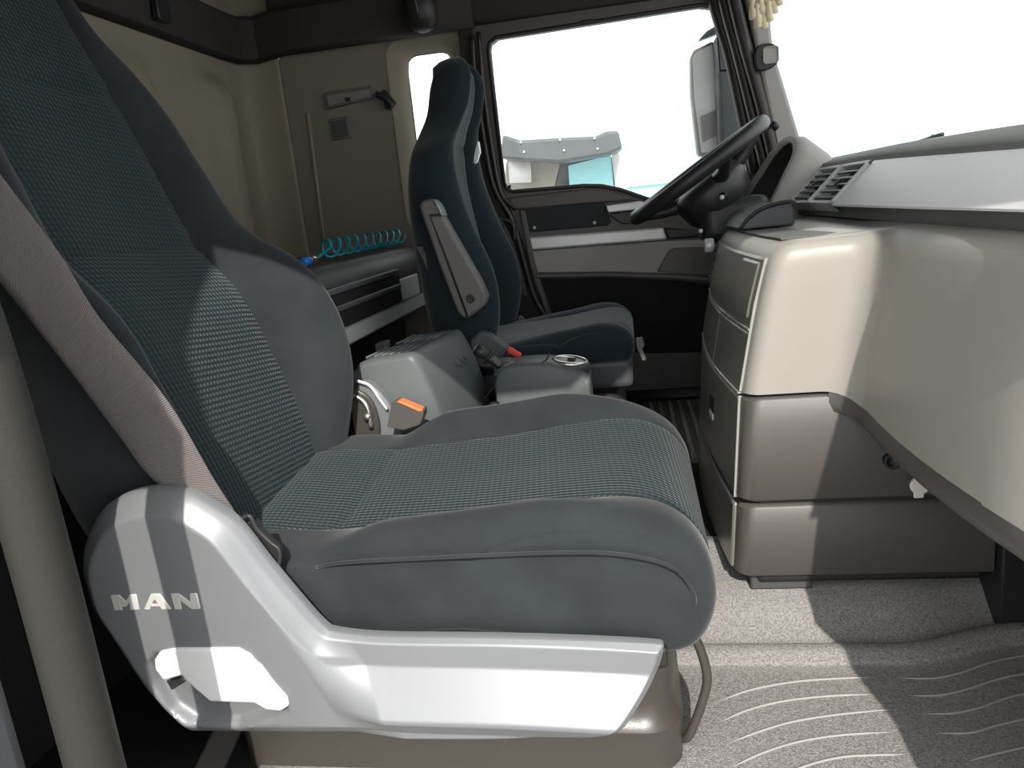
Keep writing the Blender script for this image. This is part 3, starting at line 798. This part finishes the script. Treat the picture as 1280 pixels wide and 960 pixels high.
# raised lettering
def letter(polys, y=.8605):
    for o_ in polys: panel('letter', o_, y, .004, M['letter'], cover, bevel=.0008, seg=1)
lz = lambda pts: [(100+x/4.267, 700+y/4.267) for x, y in pts]
letter([lz([(160, 187), (205, 187), (243, 222), (262, 186), (297, 184), (316, 266), (268, 268), (262, 226), (243, 252), (222, 250), (208, 228), (225, 268), (184, 270)])])
letter([lz([(376, 182), (424, 181), (484, 264), (436, 265), (424, 250), (376, 250), (378, 236), (414, 236), (398, 212), (384, 228), (372, 267), (338, 266)])])
letter([lz([(481, 180), (524, 181), (586, 226), (583, 179), (621, 179), (640, 262), (596, 264), (530, 216), (540, 264), (505, 266)])])

# seat base, suspension bellows, adjusting bar
bs = []
for z, g_ in ((-.815, .0), (-.76, .0), (-.735, .004), (-.722, -.010), (-.70, -.014), (-.64, -.006), (-.615, .0)):
    xa, xb, yaa, ybb = -.66-g_, .036+g_*.6, .925-g_, 1.40+g_
    bs.append([(x, y, z) for x, y in rrect(xa, xb, yaa, ybb, .055, 6)])
loft('seat_base', bs, M['basep'], ps, auto=50)
box('slide_rail', (-.55, .92, -.63), (.02, .95, -.60), M['rubber'], ps)
tube('adjusting_bar', cr([(.040, .985, -.60), (.062, .985, -.625), (.076, .985, -.685), (.066, .985, -.735), (.044, .985, -.79), (.03, 1.0, -.80)], 6), .007, M['basep'], ps, seg=10)
tube('adjusting_bar', [(.045, 1.30, -.60), (.062, 1.30, -.66), (.05, 1.30, -.76)], .007, M['rubber'], ps, seg=10)
# seat belt: webbing, tongue and bottom anchor
eA = [(-120, 60, .80), (0, 218, .835), (75, 319, .85), (124, 397, .865), (210, 502, .885), (268, 600, .905), (318, 676, .925)]
eB = [(-120, 200, .80), (0, 352, .835), (45, 409, .85), (90, 466, .865), (146, 540, .885), (195, 603, .905), (282, 672, .925)]
A_ = cr([at(x, y, Y=d) for x, y, d in eA], 6); B_ = cr([at(x, y, Y=d) for x, y, d in eB], 6)
P, UV = [], []; cum = 0
for i, (a_, b_) in enumerate(zip(A_, B_)):
    if i: cum += (a_-A_[i-1]).length
    for j in range(7):
        t = j/6; p = a_.lerp(b_, t); p.y -= .004*math.sin(math.pi*t); P.append(p); UV.append((cum, t*.08))
beltp = obj('belt_webbing', P, grid_faces(len(A_), 7), M['belt'], ps, uv=UV, solid=.0018)
an = panel('belt_anchor', [(300, 655), (318, 650), (330, 668), (348, 684), (352, 694), (346, 716), (338, 722), (326, 700), (306, 672)], .915, .012, M['rubber'], ps, bevel=.003)
tube('anchor_bracket', cr(pp([(302, 648), (312, 645), (322, 662), (338, 678), (350, 690), (346, 720)], .908), 5), .0035, M['blackp'], an, seg=8)
panel('belt_fold', [(284, 662), (302, 655), (330, 690), (338, 705), (322, 708), (300, 688)], .906, .006, M['belt_dark'], an, bevel=.002)
lathe('bolt_head', at(372, 716, Y=.945), (0, -1, 0), [(.010, 0), (.009, .005), (0, .006)], M['chrome'], an, seg=12)
# inner hinge, buckle and its stalk on the far side
yb_ = 1.455
hp = panel('recliner_plate', [(448, 478), (470, 486), (490, 512), (500, 536), (490, 560), (450, 556), (440, 520)], yb_, .03, M['trim'], ps, bevel=.006, rnd=4)
tube('recliner_rim', cr(pp([(446, 476), (462, 482), (474, 498), (484, 512)], yb_-.008), 5), .0035, M['lightgrey'], hp, seg=8)
panel('hinge_arm', [(438, 492), (452, 490), (466, 504), (474, 532), (470, 552), (446, 552)], yb_-.012, .01, M['basep'], hp, bevel=.003, rnd=4)
tube('hinge_ring', cr(pp([(436, 494), (450, 498), (460, 512), (464, 535)], yb_-.018), 5), .005, M['chrome'], hp, seg=8)
lathe('hinge_bolt', at(459, 521, Y=yb_-.02), (0, -1, 0), [(.008, 0), (.007, .005), (0, .006)], M['chrome'], hp, seg=12)
bk = panel('belt_buckle', [(484, 534), (489, 504), (494, 501), (529, 513), (529.5, 519), (525, 531), (505, 538)], 1.40, .03, M['taupe'], ps, bevel=.0015)
panel('release_button', [(495, 502.5), (499, 501), (528, 512.5), (525, 516)], 1.398, .026, M['orange'], bk, bevel=.002)

# ------------------------------------------------------------------ driver's seat
YD = 2.10
dsx = thing('driver_seat', (-.2, YD, -.70), 'dark teal driver seat with tall headrest in front of the quarter window', 'seat')
db = backrest(dsx, YD, [(-.46, -.41, .13, .19, .01, .10), (-.36, -.405, .135, .215, .035, .12), (-.26, -.405, .138, .235, .065, .13), (-.15, -.415, .14, .240, .070, .13), (-.03, -.432, .138, .232, .045, .12),
                        (.08, -.445, .132, .215, .030, .11), (.17, -.442, .118, .190, .020, .10), (.225, -.425, .09, .140, .016, .10), (.28, -.400, .082, .112, .014, .10), (.34, -.385, .078, .106, .012, .10), (.372, -.384, .070, .098, .008, .09)],
         M['plush_dark'], M['plush_dark'], M['weave_dark'], tilt=8, seams=(.19,))
def bold(x, s):
    e = abs(s); return sstep(.6, .85, e)*.012*sstep(-.36, -.2, x)*(1-sstep(-.1, 0, x))*(1-.4*sstep(.93, 1, e))
cushion(dsx, 1.87, 2.33, [(-.42, -.42), (-.46, -.39), (-.45, -.345), (-.34, -.335), (-.20, -.325), (-.09, -.310), (-.035, -.310), (-.004, -.332), (.004, -.365), (-.004, -.395), (-.03, -.402)], bold, M['plush_dark'], M['weave_dark'], seam=.08, cross=None)
box('seat_pan', (-.45, 1.88, -.47), (-.005, 2.32, -.395), M['trim_dark'], dsx, bevel=.015, seg=3)
secs = []
for i, z in enumerate((-.70, -.66, -.64, -.60, -.58, -.54, -.52, -.49, -.47)):
    g_ = -.016 if i % 2 else 0
    secs.append([(x, y, z) for x, y in rrect(-.42-g_, -.03+g_, 1.90-g_, 2.30+g_, .04)])
loft('bellows', secs, M['rubber'], dsx, auto=40)
panel('seat_lever', [(794, 424), (803, 422), (806, 432), (803, 436), (808, 450), (803, 452), (796, 436)], 1.86, .02, M['arm'], dsx, bevel=.003)
ar = panel('armrest', [(523, 258), (527, 251), (541, 248), (547, 256), (553, 270), (600, 352), (608, 370), (606, 382), (586, 398), (578, 398), (571, 390), (548, 330)], 1.805, .05, M['arm'], dsx, bevel=.008, seg=3)
panel('armrest_lid_line', [(536, 268), (550, 267), (552, 270), (538, 271), (558, 320), (583, 388), (585, 396), (583, 396), (556, 322)], 1.802, .006, M['rubber'], ar, bevel=0)
lathe('armrest_pivot', at(588, 373.5, Y=1.803), (0, -1, 0), [(.011, 0), (.010, .003), (.007, .002), (0, .002)], M['rubber'], ar, seg=18)
panel('armrest_end', [(541, 249), (548, 256), (554, 270), (551, 270), (545, 258)], 1.797, .05, M['trim'], ar, bevel=.002)
panel('seat_side_rail', [(519, 308), (528, 308), (566, 400), (560, 404), (545, 370), (530, 330)], 1.87, .02, M['trim_dark'], dsx, bevel=.003)
gd = panel('belt_guide', [(592, 178), (598, 176), (600, 190), (595, 205), (590, 204)], 2.24, .02, M['alu'], dsx, bevel=.003)
gA = cr(pp([(598, 200), (606, 235), (620, 265), (640, 300), (660, 370)], 2.36), 5); gB = cr(pp([(595, 206), (600, 240), (612, 272), (634, 310), (650, 374)], 2.36), 5)
P = []; UV = []
for i, (a_, b_) in enumerate(zip(gA, gB)):
    P += [a_, b_]; UV += [(i*.02, 0), (i*.02, .05)]
obj('belt_webbing', P, grid_faces(len(gA), 2), M['belt_dark'], dsx, uv=UV, solid=.002)
panel('belt_end', [(646, 396), (651, 394), (660, 405), (656, 409), (648, 404)], 2.345, .01, M['arm'], dsx, bevel=.002)
rc = panel('recliner_cover', [(586, 425), (600, 414), (612, 417), (634, 432), (640, 446), (630, 462), (600, 462), (586, 448)], 1.835, .03, M['trim_dark'], dsx, bevel=.008)
bk2 = panel('belt_buckle', [(626, 452), (634, 436), (650, 445), (644, 460), (632, 464)], 1.806, .022, M['blackp'], dsx, bevel=.003)
panel('release_button', [(634, 436), (636, 434.5), (651.5, 443.5), (649, 449), (634.5, 441)], 1.803, .02, M['red'], bk2, bevel=.002)

# ------------------------------------------------------------------ between the seats
# cool box: lid with ribs, sloping front
cb = thing('cool_box', (-.5, 1.68, -.70), 'grey plastic cool box with ribbed lid between the seats', 'cool box')
def cbx(y): return .040*((y-1.5)/.30)
secs = []
prof = [(-.60, -.70), (-.605, -.34), (-.592, -.298), (-.570, -.279), (-.478, -.270), (-.462, -.272), (-.452, -.284), (-.432, -.335), (-.416, -.395), (-.404, -.47), (-.402, -.58), (-.402, -.70)]
prof = [tuple(p) for p in cr(prof, 3)]
for y, sc in ((1.492, .93), (1.496, .975), (1.506, 1.0), (1.60, 1.0), (1.70, 1.0), (1.786, 1.0), (1.795, .975), (1.799, .93)):
    secs.append([(-.49+(x+.49)*sc+cbx(y), y, -.49+(z+.49)*sc) for x, z in prof])
cbo = loft('box_body', secs, M['coolbox'], cb, auto=45)
for g0, g1 in ((1.52, 1.63), (1.675, 1.785)):
    for i in range(6):
        x = -.575+.018*i
        tube('lid_rib', [(x+cbx(g0), g0, -.277+.0012*i), (x+cbx(g1), g1, -.277+.0012*i)], .0028, M['coolbox'], cbo, seg=6)
prism('lid_notch', [(-.600, 1.66, -.272), (-.575, 1.66, -.268), (-.575, 1.70, -.268), (-.600, 1.70, -.272)], (0, 0, -.02), M['trim_dark'], cbo, bevel=.002)
nf_ = Vector((.93, 0, .37))
for i, (h_, k_) in enumerate(((.016, .0), (.022, .3), (.026, .0), (.018, .5), (.026, .2), (.014, .1))):        # worn embossed letters, unreadable
    y = 1.655+.014*i; p0 = Vector((-.4365+cbx(y), y, -.325+.004*k_))
    tube('emboss', [p0, p0+Vector((.010, .003, -h_*.8))], .0012, M['coolbox'], cbo, seg=5)

# centre console with cup holder
cn = thing('centre_console', (-.22, 1.77, -.70), 'low grey console with chrome-ringed cup holder beside the driver seat', 'console')
cprof = [(-.330, -.70), (-.332, -.425), (-.328, -.385), (-.318, -.362), (-.29, -.350), (-.21, -.349), (-.17, -.360), (-.125, -.378), (-.108, -.392), (-.104, -.42), (-.108, -.70)]
cprof = [tuple(p) for p in cr(cprof, 3)]
secs = [[(-.24+(x+.24)*sc, y, -.55+(z+.55)*sc) for x, z in cprof] for y, sc in ((1.69, .95), (1.695, .985), (1.707, 1), (1.75, 1), (1.786, 1), (1.796, .985), (1.80, .95))]
cno = loft('console_body', secs, M['coolbox'], cn, auto=50)
tube('console_seam', cr([(-.36, 1.699, -.43), (-.33, 1.697, -.402), (-.28, 1.696, -.394), (-.20, 1.696, -.396), (-.17, 1.697, -.42)], 4), .002, M['rubber'], cno, seg=6)
tube('console_seam', [(-.213, 1.70, -.352), (-.205, 1.71, -.348), (-.205, 1.79, -.348)], .002, M['rubber'], cno, seg=6)
ch = lathe('cup_holder', (-.152, 1.745, -.372), (.16, -.02, 1), [(.047, -.012), (.047, .006), (.044, .010), (.040, .008), (.036, -.004), (0, -.006)], M['trim_dark'], cn)
ringtube('cup_ring', (-.1505, 1.745, -.361), (.16, -.02, 1), .039, .006, M['chrome'], ch, n=36, seg=8)
lathe('cup_mat', (-.151, 1.745, -.364), (.16, -.02, 1), [(.033, 0), (.032, .003), (0, .003)], M['lightgrey'], ch, seg=20)
lathe('cup_knob', (-.148, 1.745, -.360), (.16, -.02, 1), [(.010, 0), (.010, .006), (0, .007)], M['rubber'], ch, seg=12)
box('console_switch', (-.335, 1.72, -.38), (-.295, 1.78, -.347), M['trim_dark'], cn, bevel=.006)
tube('switch_trim', [(-.33, 1.705, -.375), (-.30, 1.705, -.352), (-.28, 1.71, -.346)], .005, M['coolbox'], cn, seg=8)
box('socket_plate', (-.352, 1.64, -.70), (-.30, 1.685, -.44), M['blackp'], cn, bevel=.004)
lathe('socket', (-.33, 1.665, -.44), (0, 0, 1), [(.012, 0), (.012, .008), (.008, .008), (.006, .002), (0, .002)], M['blackp'], cn, seg=14)

# folded gear/brake lever
gl_ = thing('gear_lever', (-.34, 1.74, -.40), 'short black lever lying between cool box and console', 'lever')
q0, q1 = at(595, 436, Y=1.72), at(634, 464, Y=1.72)
dv = (q1-q0).normalized()
lathe('lever_shaft', q0, dv, [(.0, -.004), (.013, .0), (.015, .012), (.013, .025), (.009, .03), (.010, .034), (.010, .07), (.006, .075), (.005, .088), (0, .089)], M['blackp'], gl_, seg=16)
ringtube('lever_collar', q0+dv*.036, dv, .016, .004, M['blackp'], gl_, n=24, seg=8)
panel('lever_plate', [(614, 448), (619, 445), (627, 455), (623, 459)], 1.708, .004, M['arm'], gl_, bevel=.001)
lathe('lever_tip', q0-dv*.004, dv, [(0, -.003), (.010, 0), (.011, .012), (0, .013)], M['trim'], gl_, seg=14)

# ------------------------------------------------------------------ bunk behind the seats
bn = thing('sleeping_bunk', (-.98, 1.7, -.70), 'dark vinyl bunk along the rear wall with pale shelf below', 'bunk')
yb0, yb1 = 1.50, 2.555
mp = [(-1.24, -.20), (-1.24, -.105), (-1.20, -.085), (-.80, -.082), (-.735, -.092), (-.70, -.120), (-.688, -.165), (-.700, -.205), (-.74, -.22)]
mp = [tuple(p) for p in cr(mp, 4)]
loft('mattress', [[(x, y, z) for x, z in mp] for y in (yb0, yb0+.01, 1.7, 2.0, yb1-.01, yb1)], M['mattress'], bn, auto=60)
box('bunk_frame', (-1.24, yb0, -.285), (-.745, yb1, -.205), M['blackp'], bn, bevel=.006)
secs = [[(x, y, z) for x, z in ((-.735, -.235), (-.700, -.236), (-.694, -.242), (-.694, -.278), (-.700, -.284), (-.735, -.284))] for y in (yb0, 1.9, yb1-.01)]
loft('shelf_front', secs, M['lightgrey'], bn, auto=30)
for z0, z1 in ((-.148, -.132), (-.190, -.176)):
    secs = [[(x, y, z) for x, z in rrect(-.698, -.676, z0, z1, .004, 3)] for y in (1.52, 2.17)]
    loft('bunk_rail', secs, M['coolbox'], bn, auto=40)
box('rail_recess', (-.70, 1.52, -.232), (-.680, 2.18, -.150), M['rubber'], bn, bevel=.003)
box('shelf_step', (-.715, 2.19, -.236), (-.685, 2.40, -.165), M['lightgrey'], bn, bevel=.006)
box('shelf_end', (-.715, 2.405, -.236), (-.69, 2.55, -.185), M['arm'], bn, bevel=.004)
box('bunk_base', (-1.24, yb0, -.70), (-.80, yb1, -.285), M['blackp'], bn, bevel=.006)

# coiled air hose on the bunk
hs = thing('air_hose', (-.80, 2.1, -.09), 'coiled cyan air hose lying on the bunk against the side wall', 'hose')
h0, h1 = Vector((-.772, 1.86, -.046)), Vector((-.758, 2.50, -.043))
pts = []; turns = 10; N = turns*18
for i in range(N+1):
    t = i/N; a_ = 2*math.pi*turns*t; c = h0.lerp(h1, t); r_ = .023
    pts.append((c.x+r_*math.cos(a_)*.75-.0, c.y+r_*.5*math.sin(a_*1.0)+0, c.z+r_*math.sin(a_)))
pts = [(h0.x+.004, h0.y-.07, -.064), (h0.x+.002, h0.y-.04, -.062)]+pts
tube('hose_coil', pts, .0038, M['hose'], hs, seg=8)
e0 = Vector((h0.x+.004, h0.y-.068, -.065)); dvh = Vector((0, -1, -.05))
lathe('hose_nut', e0, dvh, [(0, 0), (.006, 0), (.007, .012), (.009, .014), (.009, .030), (.007, .034), (.008, .045), (0, .046)], M['chrome'], hs, seg=14)
lathe('hose_connector', e0+dvh*.046, dvh, [(0, 0), (.010, 0), (.011, .006), (.011, .028), (.009, .03), (0, .031)], M['blue'], hs, seg=14)

# lamp, switch and strap on the side wall
lp_ = thing('reading_lamp', at(436, 130, Y=YF-.01), 'long narrow reading lamp on the side wall above the switch', 'lamp')
panel('lamp_frame', [(404, 116), (464, 107), (467, 123), (407, 137)], YF-.012, .014, M['arm'], lp_, bevel=.003)
lb = panel('lamp_lens', [(408, 119), (461, 111), (463, 121), (410, 133)], YF-.018, .008, M['dashtop'], lp_, bevel=.002)
panel('lamp_button', [(431, 122), (437, 121), (438, 126), (432, 127)], YF-.022, .006, M['blackp'], lb, bevel=.001)
sw_ = thing('wall_switch', at(425, 162, Y=YF-.01), 'small square switch on the side wall under the reading lamp', 'switch')
panel('switch_plate', [(411, 149), (434, 145), (439, 172), (416, 176)], YF-.008, .01, M['arm'], sw_, bevel=.003)
panel('switch_rocker', [(415, 152), (432, 149), (436, 169), (419, 172)], YF-.014, .008, M['trim_dark'], sw_, bevel=.002)
st_ = thing('curtain_tie', at(480, 125, Y=YF-.01), 'crumpled black strap hanging beside the quarter window', 'strap')
panel('strap_loop', [(469, 113), (475, 116), (480, 111), (486, 118), (495, 128), (491, 132), (488, 137), (481, 136), (479, 127), (470, 121)], YF-.02, .02, M['rubber'], st_, bevel=.004)
tube('strap_cord', cr(pp([(470, 118), (478, 120), (486, 128), (490, 133)], YF-.026), 4), .008, M['blackp'], st_, seg=8)

# roof lamp / speaker hanging from the header, fringe on the windscreen edge
cl = thing('roof_pod', at(528, 30, Y=YF-.1), 'round black pod hanging from the dark roof trim above the quarter window', 'pod')
c = at(527, 30, Y=YF-.10)
lathe('pod_body', c+Vector((0, 0, .10)), (0.05, 0, -1), [(.03, -.10), (.045, 0), (.055, .04), (.052, .09), (.035, .115), (.012, .125), (0, .126)], M['blackp'], cl)
tube('pod_cable', [c+Vector((.0, -.03, .2)), c+Vector((.0, -.05, .07)), c+Vector((.005, -.055, .02))], .004, M['trim_dark'], cl, seg=8)
fr_ = thing('tassel_fringe', at(955, 15, Y=2.40), 'cream tasselled fringe hanging at the top windscreen corner', 'fringe')
c0 = at(941, -8, Y=2.40); c1 = at(976, -14, Y=2.40)
tube('fringe_band', [c0+Vector((-.01, 0, .03)), c0.lerp(c1, .5)+Vector((0, -.01, .028)), c1+Vector((.02, 0, .03))], .016, M['fringe'], fr_)
for q, ln in (((940, 5), 20), ((946, 12), 24), ((953, 14), 22), ((960, 8), 20), ((966, 2), 16), ((972, -6), 14), ((950, 0), 18), ((958, -2), 18)):
    p0 = at(q[0], q[1]-8, Y=2.40+random.uniform(-.012, .012)); p1 = at(q[0]+2, q[1]+ln, Y=2.40)
    L_ = (p1-p0).length
    lathe('tassel', p0, p1-p0, [(.004, 0), (.010, L_*.12), (.007, L_*.25), (.012, L_*.6), (.013, L_*.95), (0, L_)], M['fringe'], fr_, seg=10)

# ------------------------------------------------------------------ steering wheel
sw = thing('steering_wheel', (.22, 2.13, -.05), 'black steering wheel seen almost edge-on before the driver window', 'steering wheel')
wc = Vector((.200, 2.15, .055)); wn = Vector((-.535, 0, .845)).normalized()
ringtube('rim', wc, wn, .200, .020, M['blackp'], sw, n=72, seg=14)
hub = wc-wn*.05
lathe('hub', hub, wn, [(0, -.10), (.07, -.095), (.095, -.06), (.105, -.01), (.095, .015), (.06, .028), (0, .032)], M['blackp'], sw)
uu = wn.cross(Vector((0, 1, 0))).normalized(); vv = Vector((0, 1, 0))
for a_ in (200, 340, 90+180, 90):
    d = uu*math.sin(math.radians(a_))+vv*math.cos(math.radians(a_))
    tube('spoke', cr([hub+d*.05, hub+d*.12+wn*.012, wc+d*.192], 5), [.020]*5+[.016]*5+[.012], M['blackp'], sw, seg=10)
col = tube('steering_column', cr([hub-wn*.02, hub-wn*.09, hub-wn*.16+Vector((.02, 0, -.03)), (.36, 2.13, -.30)], 5), [.065]*4+[.075]*6+[.06]*6, M['blackp'], sw, seg=18)
box('column_shroud', (.20, 2.06, -.14), (.38, 2.22, -.02), M['blackp'], sw, bevel=.03, seg=3)
tube('stalk', [hub+Vector((.03, -.05, -.02)), at(906, 245, Y=2.0)], [.006, .008], M['blackp'], sw, seg=10)
lathe('stalk_knob', at(903, 247, Y=2.0), (-.3, -1, .1), [(0, 0), (.005, .001), (.006, .006), (.005, .009), (0, .010)], M['lightgrey'], sw, seg=14)
tube('stalk', cr([hub+Vector((.05, .06, .02)), at(940, 172, Y=2.3), at(955, 163, Y=2.3), at(966, 157, Y=2.3), at(972, 161, Y=2.3)], 4), [.005]*8+[.007]*4+[.013]*3+[.010]*2, M['blackp'], sw, seg=10)
lathe('stalk_knob', at(876, 290, Y=2.05), (-.2, -.6, .8), [(0, 0), (.005, .0), (.006, .006), (0, .009)], M['lightgrey'], sw, seg=12)

# ------------------------------------------------------------------ floor mats
fm = thing('floor_mat', (.3, 1.0, -.815), 'speckled grey rubber floor mat with curved ribs in the passenger footwell', 'floor mat')
mp = [(.62, -.808), (1.0, -.808), (1.165, -.808), (1.190, -.800), (1.205, -.790), (1.222, -.789), (1.232, -.797), (1.245, -.800), (1.275, -.778), (1.30, -.755), (1.335, -.737), (1.39, -.722), (1.47, -.697)]
mp = [tuple(p) for p in cr(mp, 4)]
xs_ = [-.62+i*.04 for i in range(39)]
secs = []
for x in xs_:
    bend = .06*sstep(.42, .62, x)
    secs.append([(x, y+bend*sstep(1.1, 1.2, y), z) for y, z in mp])
loft('mat_sheet', secs, M['carpet'], fm, wrap=False, caps=False, solid=.004)
def rib(px):
    pts_ = cr([at(x, y, Z=-.8065)+Vector((0, 0, 0)) for x, y in px], 6)
    n_ = len(pts_); rr = [.0024*min(1, (i+.3)/4, (n_-1-i+.3)/4) for i in range(n_)]
    tube('mat_rib', pts_, rr, M['rib'], fm, seg=6)
z6 = lambda L_: [(820+x*.3594, 690+y*.3594) for x, y in L_]
rib(z6([(215, 520), (330, 480), (480, 452), (640, 440), (760, 436)]))
rib(z6([(215, 595), (320, 550), (450, 518), (620, 500), (760, 496)]))
rib(z6([(240, 670), (360, 625), (480, 590), (640, 565), (850, 545)]))
rib(z6([(240, 760), (370, 700), (500, 660), (650, 637), (850, 625)]))
rib(z6([(380, 800), (520, 745), (640, 715), (760, 707), (880, 705)]))
rib(z6([(840, 438), (960, 440), (1060, 420), (1160, 385), (1290, 360), (1420, 350)]))
rib(z6([(880, 500), (990, 498), (1090, 475), (1180, 445), (1290, 422), (1420, 410)]))
rib(z6([(920, 562), (1030, 562), (1130, 540), (1220, 508), (1300, 490), (1420, 470)]))
rib(z6([(960, 630), (1090, 630), (1180, 605), (1290, 580), (1420, 560)]))
rib(z6([(1080, 730), (1150, 710), (1280, 680), (1420, 650)]))
dm = thing('floor_mat', (.25, 2.2, -.70), 'ribbed grey mat on the floor in front of the driver seat', 'floor mat')
box('mat_sheet', (.02, 1.92, -.70), (.50, 2.56, -.694), M['taupe'], dm, bevel=.002)
for i in range(14):
    box('mat_rib', (.04+.032*i, 1.94, -.695), (.052+.032*i, 2.54, -.689), M['dashtop'], dm, bevel=.001)

# ------------------------------------------------------------------ grab bar by the passenger door
gb = thing('grab_bar', (-.59, .60, -.95), 'thick grey-brown grab bar rising at the left beside the open door', 'grab bar')
tube('bar_tube', cr([(-.70, .612, .055), (-.655, .610, .040), (-.612, .602, .0), (-.595, .598, -.09), (-.590, .598, -.27), (-.590, .598, -.5), (-.590, .598, -.80), (-.60, .60, -.86), (-.66, .605, -.89)], 8), .0275, M['bar'], gb, seg=24)
lathe('bar_flange', (-.70, .612, .055), (-1, 0, .1), [(.03, 0), (.036, .006), (.036, .012), (0, .013)], M['rubber'], gb)
